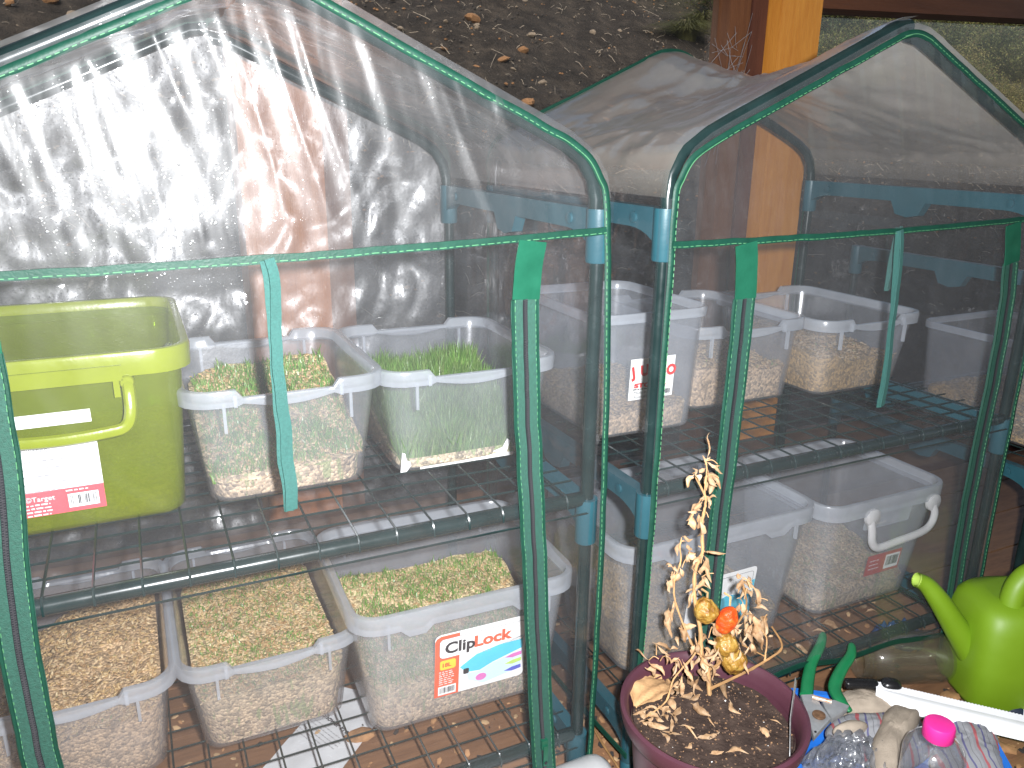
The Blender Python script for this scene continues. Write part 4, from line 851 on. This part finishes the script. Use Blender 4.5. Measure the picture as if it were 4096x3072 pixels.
for k in range(46):
    c = V((.165,-.118,.262)) if k % 2 else V((.118,-.09,.235)); A = c-PO+V((RC.gauss(0,.013), RC.gauss(0,.008), RC.gauss(0,.022))); B = A+V((RC.gauss(0,.006), RC.gauss(-.003,.005), RC.uniform(-.026,-.006)))
    leaf_mesh(A, B, RC.uniform(.003,.007), k+1500).build('leaf', m_dleaf, plant, ang=180)
for i, q in enumerate(LEAF[::2]):                # thin shrivelled leaf stalks
    A = V(q[:3])-PO; R = random.Random(i+50); e = A+V((R.uniform(-.012,.012), R.uniform(-.012,.006), R.uniform(-.014,.008)))
    mb = MB(); mb.tube(smoothpath([A, (A+e)/2+V((0,0,R.uniform(.001,.006))), e], 4), .0006, 4); mb.build('leaf_stalk', m_dstem, plant)
def pepmat(name, a, b, c):
    N, fin = newmat(name); co = coords(N); k = ramp(N, ntex(N, co, 75, 4), [(.34, a), (.5, b), (.66, c)])
    return fin(N('BsdfPrincipled', {'Base Color': k, 'Roughness': .36, 'Coat Weight': .15, 'Normal': N('Bump', {'Height': ntex(N, co, 170, 4), 'Strength': 1.0, 'Distance': .003}).outputs[0]}).outputs[0])
m_pep = pepmat('dry_olive_pepper', (.18,.07,.012), (.29,.155,.025), (.38,.24,.055)); m_pepr = pepmat('dry_red_pepper', (.55,.05,.008), (.62,.07,.01), (.66,.20,.03))
PEP = [((.1209,-.095,.2975), (.0135,.012,.0135), m_pep, 0), ((.147,-.107,.288), (.0115,.0105,.0175), m_pepr, .35), ((.1475,-.107,.2490), (.0120,.0115,.0130), m_pep, 0), ((.158,-.113,.2255), (.0145,.013,.0130), m_pep, .2)]
for i, (c, r, mt, ro) in enumerate(PEP):
    mb = MB(); mb.ell(V(c)-PO, *r, Matrix.Rotation(ro, 3, (.41,.86,0)), 44, 30, 0, lambda p: V((p.x, p.y, p.z))*(1.0+.20*ridge(p.x*95+i*7, p.y*95, p.z*70)+.12*ridge(p.x*200+i, p.y*200, p.z*150+i)+.22*nz(p.x*60, p.y*60, p.z*60+i*3)) if i != 1 else p*(1+.12*ridge(p.x*80, p.y*80, p.z*50)+.12*nz(p.x*90, p.y*90, p.z*90))*(1-.24*p.z/r[2]))
    o = mb.build('pepper', mt, plant, ang=180); o['label'] = ('wrinkled olive pepper highest on the plant', 'orange red dried pepper', 'olive pepper under the red one', 'lowest golden wrinkled pepper')[i]
    mb = MB(); cc = V(c)-PO; mb.tube([cc+V((0,0,r[2]*.9)), cc+V((.003,.004,r[2]+.008)), cc+V((-.004,.008,r[2]+.013))], .0013, 5); mb.build('pepper_stalk', m_dstem, plant)
GL = 'dry curled leaves lying on the potting soil'
def lab_leaf(c, wd, L, i):
    dx, dy = (c.x-PC.x), (c.y-PC.y); u, v = dx*.905-dy*.425, dx*.41+dy*.86
    side = ('far left' if u < -.062 else 'left' if u < -.038 else 'inner left' if u < -.014 else 'right' if u > .035 else 'middle'); dep = ('front' if v < -.05 else 'near front' if v < -.018 else 'back' if v > .05 else 'near back' if v > .018 else 'centre')
    near = ' touching the rim' if math.hypot(dx, dy) > .078 else ' beside the stem' if math.hypot(c.x-.137, c.y+.1) < .03 else ''
    return ('long ' if L > .03 else 'short ' if L < .018 else '')+('broad ' if wd > .0065 else 'thin ' if wd < .004 else '')+('pale' if i % 2 else 'tan')+' leaf on the soil, '+dep+' '+side+' of the pot'+near
RL = random.Random(77)
for k in range(26):
    x, y = RL.gauss(.062,.020), RL.gauss(-.108,.022); a = RL.uniform(0,6.3); L = RL.uniform(.010,.026)
    if (x-.105)**2+(y+.142)**2 < .0085: SOIL.append([x, y, .172, x+L*math.cos(a), y+L*math.sin(a), .172, RL.uniform(.003,.0065)])
for i, q in enumerate(SOIL):
    A, B = V(q[:3]), V(q[3:6]); z = .002
    A.z = sz(A.x-PC.x, A.y-PC.y)+.002; B.z = sz(B.x-PC.x, B.y-PC.y)+.002
    mb = leaf_mesh(A, B, q[6]*1.25, i+200, False); lo = min(v[2] for v in mb.v); mb.v = [(x, y, max(zz, .171)+.0012) for x, y, zz in mb.v]
    c = (A+B)/2; mb.v = [(x-c.x, y-c.y, zz-c.z) for x, y, zz in mb.v]
    LB = lab_leaf(c, q[6], (A-B).length, i)
    if LB in SEEN: continue
    SEEN.add(LB); tag(mb.build('dried_leaf', m_dleaf, loc=c, ang=180), LB, 'dried leaf', GL)
mb = MB(); bigc = V((.066,-.068,.184))
def bl(u, v):
    t = u; hw = .026*math.sin(PI*min(1, t*.94+.03))**.7*(1+.05*math.sin(v*2+t*50)); s = (v-.5)*2; ax = V((.80,.42,0)).normalized(); sd_ = V((-.42,.80,0)).normalized()
    return ax*(t-.5)*.078+sd_*s*hw+V((0,0,.006*s*s-.010*(t-.4)**2*4+.0015*math.sin(s*9+t*7)+.004*abs(s)*math.sin(t*20)*.3))
mb.grid(bl, 24, 12); tag(mb.build('dried_leaf', pmat('broad_dry_leaf', (.52,.31,.15), .65, var=.25, vs=50, bump=.4, bs=300), loc=bigc, ang=180), 'large broad tan dead leaf at the left side of the pot', 'dried leaf', GL)
# plant marker: thin metal strip leaning on the pot rim
m_metal = pmat('scratched_metal', (.55,.55,.55), .35, metal=.9, var=.2, vs=80)
mb = MB(); mb.ribbon([(.150,-.226,.172),(.172,-.200,.196),(.205,-.170,.222)], .011, .0009, (.76,-.64,.25)); tag(mb.build('plant_marker', m_metal), 'thin metal strip standing at the right inside rim of the pot', 'plant marker')

# ------------------------------------------------------------------ foreground: tray and what lies in it
m_blue = pmat('bright_blue_plastic', (.02,.16,.62), .32, var=.15, vs=14)
TR = Matrix.Translation((.402,-.175,0)) @ Matrix.Rotation(-.62, 4, 'Z')
tr_o = thing('plastic_tray', 'bright blue plastic tray holding gloves and secateurs', 'tray', (.402,-.175,0), -.62)
mb = MB()
def trr(w_, d_, z): return [V((x, y, z)) for x, y in rrect(w_, d_, .03, 5, 3)]
mb.loft([trr(.25,.15,0), trr(.255,.155,.003), trr(.272,.172,.058), trr(.284,.184,.059), trr(.286,.186,.054), trr(.288,.188,.054), trr(.287,.187,.0615), trr(.269,.169,.0615), trr(.252,.152,.006), trr(.246,.146,.005)]); mb.build('tray_body', m_blue, tr_o)
def pillow(outline, z0, h, K=9, rough=.0, sm=5, sc=60, pw=.5):
    """a soft flat thing: rings from an outline up to a puffed middle"""
    o = smoothpath([(p[0], p[1], 0) for p in outline], sm, True); c = sum(o, V((0,0,0)))/len(o); mb = MB(); rings = []
    for z, f_ in ((-.6*h, .9), (-.25*h, .985)): rings.append([V((c.x+(p.x-c.x)*f_, c.y+(p.y-c.y)*f_, z0+z)) for p in o])
    for k in range(K):
        t = k/(K-.5); f_ = 1-t
        rings.append([V((c.x+(p.x-c.x)*f_, c.y+(p.y-c.y)*f_, z0+h*(1-(1-t)**2)**pw+rough*fbm(p.x*sc*f_+c.x, p.y*sc*f_, 1)*min(1, t*5+.2))) for p in o])
    mb.loft(rings); return mb
def stripemat():
    N, fin = newmat('striped_canvas'); co = coords(N)
    wv = N('TexNoise', {'Vector': co, 'Scale': 18.0, 'Detail': 2}).outputs[0]
    x = N('SeparateXYZ', {0: co}).outputs; p = math_(N, 'ADD', math_(N, 'ADD', math_(N, 'MULTIPLY', x[0], 27.0), math_(N, 'MULTIPLY', x[1], -19.0)), math_(N, 'MULTIPLY', wv, .7))
    f_ = math_(N, 'FRACT', p)
    c = ramp(N, f_, [(0, (.27,.27,.30)), (.13, (.27,.27,.30)), (.15, (.42,.09,.11)), (.25, (.42,.09,.11)), (.27, (.30,.31,.33)), (.48, (.30,.31,.33)), (.50, (.10,.10,.24)), (.57, (.10,.10,.24)), (.59, (.31,.32,.35)), (.80, (.31,.32,.35)), (.81, (.07,.07,.09)), (.84, (.31,.32,.35))])
    c = mixc(N, math_(N, 'MULTIPLY', ntex(N, co, 120, 5), .35), c, (.20,.17,.14))
    b = N('BsdfPrincipled', {'Base Color': c, 'Roughness': .9, 'Specular IOR Level': .15, 'Normal': N('Bump', {'Height': ntex(N, co, 700, 2), 'Strength': .5, 'Distance': .001}).outputs[0]})
    return fin(b.outputs[0])
m_stripe = stripemat(); m_suede = pmat('grey_suede', (.36,.30,.24), .95, spec=.1, var=.25, vs=40, bump=.5, bs=600)
gl_o = thing('work_glove', 'striped canvas and suede work glove lying in the blue tray', 'glove', (0,0,0))
pillow([(.545,-.160),(.571,-.186),(.563,-.215),(.540,-.240),(.50,-.275),(.45,-.290),(.41,-.265),(.43,-.215),(.48,-.185),(.51,-.165)], .045, .030, rough=.005).build('cuff', m_stripe, gl_o, ang=180)
pillow([(.345,-.110),(.39,-.098),(.446,-.120),(.50,-.150),(.49,-.185),(.42,-.205),(.375,-.190),(.345,-.150)], .046, .024, rough=.004).build('back', m_stripe, gl_o, ang=180)
pillow([(.380,-.074),(.411,-.070),(.450,-.078),(.474,-.102),(.489,-.121),(.446,-.130),(.403,-.108),(.386,-.094)], .058, .018, rough=.003).build('knuckle_patch', m_suede, gl_o, ang=180)
pillow([(.434,-.131),(.465,-.128),(.486,-.146),(.470,-.162),(.425,-.184),(.375,-.207),(.346,-.223),(.326,-.209),(.360,-.172),(.405,-.148)], .064, .020, rough=.003).build('thumb_patch', m_suede, gl_o, ang=180)
pillow([(.337,-.128),(.371,-.127),(.389,-.143),(.366,-.148),(.342,-.139)], .068, .012).build('finger_patch', m_suede, gl_o, ang=180)
m_bag = film('clear_bag', dust=.30, dcol=(.45,.47,.52), f0=.09, rough=.12, bump=.5, bscale=22, stretch=(1,1,1), wide=.3)
mb = pillow([(.298,-.135),(.345,-.132),(.385,-.158),(.375,-.20),(.335,-.245),(.280,-.235),(.245,-.185),(.258,-.148)], .054, .018, 26, .024, 10, 36); tag(mb.build('plastic_bag', m_bag, ang=180), 'crumpled clear plastic bag in front of the glove', 'plastic bag')
# secateurs
m_grip = pmat('green_grip', (.010,.17,.060), .38, var=.15, vs=30); m_cast = pmat('grey_cast_metal', (.40,.41,.42), .42, metal=.5, var=.2, vs=40, bump=.3, bs=120)
sc = thing('secateurs', 'green handled grey metal secateurs lying over the blue tray', 'secateurs', (0,0,0))
H1 = [(.435,-.0064,.122),(.4101,-.0251,.118),(.3743,-.045,.112),(.3462,-.0666,.107),(.3205,-.0900,.103)]
H2 = [(.4561,-.0427,.120),(.4354,-.0608,.117),(.402,-.0749,.111),(.368,-.0956,.106),(.3554,-.1189,.104),(.3537,-.1385,.102)]
for k, (h, rr) in enumerate(((H1, (.0052,.0075,.0082,.0088,.0092)), (H2, (.0050,.0075,.0085,.0092,.0085,.0035)))):
    p = smoothpath(h, 6); n = len(p); r = [rr[min(len(rr)-1, int(i*(len(rr)-1)/(n-1)))]*(1-((i*(len(rr)-1)/(n-1)) % 1))+rr[min(len(rr)-1, int(i*(len(rr)-1)/(n-1))+1)]*((i*(len(rr)-1)/(n-1)) % 1) for i in range(n)]
    r[0] *= .5; r[1] *= .85
    mb = MB(); mb.tube(p, r, 12, flat=.7, up=(0,0,1)); mb.build('handle', m_grip, sc)
def slab(pts, z, th, bev=.0012):
    mb = MB(); c = sum((V((*p,0)) for p in pts), V((0,0,0)))/len(pts); rg = lambda f_, zz: [V((c.x+(x-c.x)*f_, c.y+(y-c.y)*f_, zz)) for x, y in pts]
    mb.loft([rg(.95, z), rg(1, z+bev), rg(1, z+th-bev), rg(.95, z+th)]); return mb
slab([(.3109,-.0884),(.3286,-.0951),(.3200,-.1180),(.3120,-.1420),(.2648,-.1589)], .098, .010).build('body_plate', m_cast, sc, ang=30)
slab([(.3271,-.1113),(.343,-.1185),(.3526,-.1355),(.3444,-.1392),(.3104,-.1458),(.3190,-.1250)], .101, .009).build('blade_plate', m_cast, sc, ang=30)
mb = MB(); mb.lathe([(.0082,0),(.0088,.001),(.0085,.003),(.003,.0034)], 20, Matrix.Translation((.2995,-.1330,.1085))); mb.build('bolt', pmat('rusty_bolt', (.20,.11,.06), .7, metal=.4, var=.4, vs=200), sc)
mb = MB(); mb.tube([(.3191+.0165*t, -.1016-.0191*t, .110) for t in [i/4 for i in range(5)]], .0034, 10); mb.build('spring', pmat('rusty_spring', (.62,.55,.48), .4, metal=.3, col2=(.35,.14,.05), vs=90), sc)
for c in ((.272,-.1545), (.331,-.126), (.338,-.133)):
    mb = MB(); mb.lathe([(.0016,0),(.0016,.0012)], 8, Matrix.Translation((*c,.1085))); mb.build('rivet', m_teeth, sc)
# bottle
m_pet = film('clear_pet', dust=.10, f0=.13, rough=.07, bump=.5, bscale=30, stretch=(1,1,1), wide=.2)
BC = (.372,-.252,.008)
bo = thing('drink_bottle', 'clear plastic bottle with a bright pink screw cap', 'bottle', BC)
mb = MB(); mb.lathe([(.026,0),(.034,.004),(.036,.015),(.036,.085),(.0365,.108),(.034,.119),(.027,.128),(.018,.1335),(.0145,.136),(.0145,.150)], 40, None, 0, True, False); mb.build('bottle_body', m_pet, bo)
mb = MB(); n = 60; prof = [(.0172,.134),(.0180,.1355),(.0180,.152),(.0170,.1545),(.0150,.1552)]
mb.loft([[V(((r+(.0004 if (i % 2 and 0 < k < 3) else 0))*math.cos(2*PI*i/n), (r+(.0004 if (i % 2 and 0 < k < 3) else 0))*math.sin(2*PI*i/n), z)) for i in range(n)] for k, (r, z) in enumerate(prof)]); mb.build('cap', pmat('hot_pink_plastic', (.74,.03,.27), .42, var=.08), bo)
# white serrated strip, marker, black clip, jar
m_whites = pmat('white_plastic', (.78,.78,.80), .35, var=.04)
st = thing('serrated_strip', 'long white plastic strip with a toothed upper edge', 'plastic strip', (0,0,0))
A, B = V((.448,-.102,.081)), V((.636,-.284,.072)); ax = (B-A).normalized(); sdv = V((ax.y,-ax.x,0)).normalized()
if sdv.y > 0: sdv = -sdv
mb = MB(); n = 30; rings = []
for i in range(n+1):
    t = i/n; wd = .022*min(1, .25+t*4.5)*(1 if t < 1 else .9); c = A+(B-A)*t
    rings.append([c+V((0,0,-.004)), c+sdv*wd+V((0,0,-.012)), c+sdv*wd*.92+V((0,0,-.004)), c+sdv*wd*.65+V((0,0,.0025)), c+sdv*wd*.3+V((0,0,.004)), c+V((0,0,.003))])
mb.loft(rings); mb.build('strip_body', m_whites, st)
mb = MB(); n = 60; up_ = V((0,0,1))
vs = []
for i in range(2*n+1):
    t = i/(2*n); c = A+(B-A)*t; h = .0105+(.0016 if i % 2 else 0); vs += [c+V((0,0,.002)), c-sdv*.003+V((0,0,.002))+up_*h*.25-sdv*h*.8]
mb.add(vs, [(2*i,2*i+2,2*i+3,2*i+1) for i in range(2*n)]); mb.add([v+V((0,0,.0012)) for v in vs], [(2*i,2*i+1,2*i+3,2*i+2) for i in range(2*n)]); mb.build('teeth', m_whites, st, kind='stuff')
mk = thing('marker_pen', 'dark marker pen with a white end cap beside the watering can', 'marker pen', (.648,-.122,.0))
dv = V((.058,-.072,0)).normalized(); T0 = Matrix.Translation((0,0,.0125)) @ dv.to_track_quat('Z', 'Y').to_matrix().to_4x4()
mb = MB(); mb.lathe([(.009,0),(.0115,.001),(.012,.022),(.0118,.026)], 20, T0); mb.build('cap', frost('translucent_white_cap', col=(.80,.84,.84), op=.93, rough=.3), mk)
mb = MB(); mb.lathe([(.0098,.024),(.0105,.026),(.0105,.066),(.0085,.07)], 20, T0, 0); mb.build('barrel', pmat('dark_barrel', (.02,.028,.05), .4, var=.4), mk)
mb = MB(); mb.lathe([(.0085,.070),(.0085,.10),(.006,.102)], 20, T0, 0); mb.build('tail', m_whites, mk)
m_blk = pmat('black_plastic', (.012,.012,.013), .25, var=.2)
bk = thing('black_clip', 'black plastic clip with a rounded knob by the glass jar', 'clip', (0,0,0))
mb = MB(); mb.tube(smoothpath([(.4154,-.0734,.082),(.435,-.084,.083),(.458,-.0955,.082)], 6), [.006]+[.0085]*11+[.006], 10, flat=.85, up=(0,0,1)); mb.build('bar', m_blk, bk)
mb = MB(); mb.ell((.4735,-.106,.082), .0155, .0115, .011, Matrix.Rotation(-.6, 3, 'Z'), 20, 12, 0, lambda p: V((math.copysign(abs(p.x/.0155)**.7*.0155, p.x), math.copysign(abs(p.y/.0115)**.7*.0115, p.y), p.z))); mb.build('knob', m_blk, bk)
m_glass = film('jar_glass', dust=.09, dcol=(.52,.46,.37), f0=.10, rough=.03, bump=.1, bscale=20, stretch=(1,1,1), wide=.1, trans=(.90,.90,.86))
jd = V((.150,-.058,0)).normalized(); JT = Matrix.Translation((.527,.000,.0425)) @ jd.to_track_quat('Z', 'Y').to_matrix().to_4x4()
jar = thing('glass_jar', 'empty clear glass jar lying on its side by the watering can', 'glass jar', (0,0,0))
mb = MB(); mb.lathe([(.0285,.0),(.0315,.0015),(.0315,.005),(.0325,.006),(.0315,.0075),(.0315,.012),(.0325,.013),(.0315,.0145),(.0315,.020),(.0345,.026),(.041,.038),(.042,.05),(.042,.130),(.041,.142),(.036,.150),(.020,.151),(.001,.148)], 40, JT, 0, False, False)
mb.lathe([(.0285,.0),(.029,.02),(.038,.040),(.039,.05),(.039,.130),(.036,.144),(.001,.145)], 40, JT, 0, False, False); mb.build('jar_glass', m_glass, jar)
mb = MB(); mb.lathe([(.024,0),(.0255,.001),(.0255,.006),(.022,.009),(.001,.0085)], 28); tag(mb.build('jar_lid', pmat('dusty_brown_lid', (.13,.075,.045), .6, var=.3), loc=(.437,.047-.055,.0005)), 'dusty brown round lid on the deck behind the pot', 'lid')
# white roll in front of the left greenhouse
mb = MB(); rl = Matrix.Translation((-.168,-.050,.037)) @ Matrix.Rotation(.03, 4, 'Z') @ Matrix.Rotation(PI/2, 4, 'Y')
mb.lathe([(.024,0),(.0335,.002),(.035,.006),(.035,.172),(.0335,.182),(.028,.190),(.020,.192)], 36, rl); tag(mb.build('white_bottle', frost('white_milky_bottle', col=(.78,.79,.80), op=.9, rough=.3)), 'white plastic bottle lying on the deck below the right zip', 'bottle')
# watering can
m_lime = pmat('lime_plastic', (.155,.275,.009), .52, var=.10, vs=10, bump=.08, bs=50)
can = thing('watering_can', 'bright lime green plastic watering can', 'watering can', (.806,-.145,0), -.42)
def sup(w_, d_, z, e=5.0, ox=0, n=56): return [V((ox+math.copysign(abs(math.cos(a))**(2/e), math.cos(a))*w_/2, math.copysign(abs(math.sin(a))**(2/e), math.sin(a))*d_/2, z)) for a in [2*PI*i/n for i in range(n)]]
mb = MB(); mb.loft([sup(0.259,.13,0,5.0,-.022), sup(0.276,.146,.004,5.0,-.022), sup(0.284,.154,.014,5.0,-.022), sup(0.284,.155,.075,5.0,-.022), sup(.282,.152,.110,5.0,-.022), sup(.278,.146,.140,5.0,-.022), sup(.270,.136,.160,4.6,-.022), sup(.255,.118,.173,4.2,-.021), sup(.225,.092,.1795,3,-.020), sup(.215,.084,.180,3,-.020)]); mb.build('can_body', m_lime, can, ang=60)
mb = MB(); p = smoothpath([(-.080,-.012,.030),(-.125,-.012,.050),(-.168,-.008,.108),(-.205,-.004,.160),(-.230,0,.190),(-.248,.001,.200)], 6); n = len(p)
mb.tube(p, [.031-.0195*min(1, (i/n)*1.12)**.72 for i in range(n)], 20, False, 0, 1.0); mb.build('spout', m_lime, can)
mb = MB(); mb.tube([p[-2], p[-1]+V((-.0005,0,0))], [.0113,.0116], 18, False); mb.tube([p[-1]+V((-.0005,0,0)), p[-2], p[-5]], [.0092,.0090,.0085], 18, False); mb.build('spout_mouth', pmat('spout_lip', (.40,.56,.10), .4), can)
mb = MB(); mb.tube(smoothpath([(-.112,-.030,.150),(-.110,-.026,.182),(-.100,-.022,.208),(-.076,-.018,.224),(.00,-.012,.236),(.075,-.008,.228),(.102,-.006,.205),(.108,-.004,.16),(.100,0,.11)], 7), .0175, 16); mb.build('handle', m_lime, can)
mb = MB(); mb.loft([[V((x, -.0775+yy, z)) for x, z in rpts(-.075+.006*q, .030+.006*q, .095-.006*q, .145-.006*q, .02)] for q, yy in ((0, .004), (0, -.001), (1, -.004))], False, True); mb.build('side_panel', m_lime, can)
F = frame((-.060,-.0822,.046), (1,0,0), (0,0,1)); lettering('HOR', 0, 0, .016, F, pmat('raised_lime', (.36,.56,.04), .3), can, .0006, .0005)

# wrapper under the left bottom shelf
m_wrap = pmat('glossy_white_wrapper', (.62,.63,.64), .25, var=.1, vs=30, bump=.3, bs=40)
wr = thing('paper_wrapper', 'glossy white printed wrapper on the deck under the bottom shelf', 'wrapper', (-.30,.215,.0))
ax_, bx = V((.115,.115,0)), V((.075,-.06,0))
mb = MB(); mb.grid(lambda u, v: ax_*(u-.5)*1.5+bx*(v-.5)*1.1+V((0,0,.004+.002*nz(u*5, v*5))), 24, 10); mb.build('sheet', m_wrap, wr)
F = frame((.045,.028,.0068), (-.80,.60,0), (-.6,-.8,0)); 
F = frame((.010,.053,.0078), (.40,-.91,0), (.91,.40,0))
lettering('Shower Proof', 0, 0, .0125, F, m_black, wr, 0, .0004); lettering('Easy Fit', -.02, .058, .008, F, m_grey, wr, 0) if False else None
textlines(F, -.005, -.012, .075, 6, .0065, m_grey, wr, 0, .0014)
# offcuts, leaf litter on the deck
m_chip = pmat('bark_chip', (.38,.20,.09), .85, var=.4, vs=60)
m_debr = [m_chip, pmat('pale_shaving', (.52,.34,.18), .8, var=.3), m_dark]
lit = MB(); R = random.Random(21)
for k in range(950):
    x, y = (R.uniform(-.66,.9), R.uniform(-.02,.5)) if k % 3 else (R.uniform(-.02,.10), R.uniform(-.25,.5))
    s = R.uniform(.001,.005); lit.ell((x, y, .0012+s*.3), s*1.6, s, s*.45, Matrix.Rotation(R.uniform(0,6.3), 3, 'Z') @ Matrix.Rotation(R.gauss(0,.3), 3, 'Y'), 5, 3, R.choice((0,0,1,2)))
for k in range(160):
    x, y = R.uniform(.55,.75), R.uniform(-.30,-.08); s = R.uniform(.001,.005); lit.ell((x, y, .0012+s*.3), s*1.6, s, s*.45, Matrix.Rotation(R.uniform(0,6.3), 3, 'Z'), 5, 3, R.choice((0,1,2)))
tag(lit.build('bark_litter', m_debr, kind='stuff', ang=30), 'bark crumbs and soil scattered over the deck boards', 'litter')
GF = 'dead leaves fallen on the deck under the right greenhouse'
for i in range(14):
    R = random.Random(400+i); x, y = R.uniform(.42,.78), R.uniform(.0,.28); a = R.uniform(0,6.3); L = R.uniform(.02,.04)
    mb = leaf_mesh((-math.cos(a)*L/2,-math.sin(a)*L/2,.006), (math.cos(a)*L/2,math.sin(a)*L/2,.006), (.0125 if i % 2 else .006), i+600, False); mb.v = [(vx, vy, max(.0012, vz)) for vx, vy, vz in mb.v]
    tag(mb.build('dead_leaf', m_dleaf, loc=(x,y,.002), ang=180), ('long ' if L > .032 else 'medium ' if L > .026 else 'short ')+('broad' if i % 2 else 'narrow')+' dead leaf on the deck, '+('front' if y < .08 else 'middle' if y < .18 else 'back')+' of right greenhouse, '+('near clip tub' if x < .55 else 'under handled tub' if x < .67 else 'by right post'), 'dead leaf', GF)
for i, (x, y, L, lab) in enumerate(((-.245,.205,.05,'pale bark offcut between the two bottom tubs at left'), (.085,-.01,.035,'curled bark flake on the deck beside the white bottle'), (.60,-.205,.045,'orange bark piece right of the striped glove'), (.63,-.10,.04,'tan bark flake between the jar and the marker'))):
    mb = MB(); mb.ell((0,0,0), L*.5, L*.3, .005, Matrix.Rotation(i*1.1, 3, 'Z'), 9, 5, 0, lambda p: p*(1+.4*nz(p.x*60+i, p.y*60, p.z*60))); tag(mb.build('bark_piece', m_chip, loc=(x,y,.006), ang=25), lab, 'bark')
mb = MB(); mb.tube(smoothpath([(.078,.085,.003),(.070,.04,.006),(.066,-.02,.003),(.050,-.09,.004)], 5), .0017, 6); tag(mb.build('twig', m_dstem2), 'thin dark twig on the deck between the two greenhouses', 'twig')
mb = pillow([(.65,.075),(.69,.085),(.735,.075),(.738,.04),(.71,.012),(.675,.02)], .004, .016, 14, .018, 5, 60); tag(mb.build('blue_plastic_bag', pmat('blue_film', (.025,.07,.19), .25, var=.4, vs=40, bump=.6, bs=60), ang=180), 'crumpled blue plastic bag at the right end of the bottom shelf', 'plastic bag')
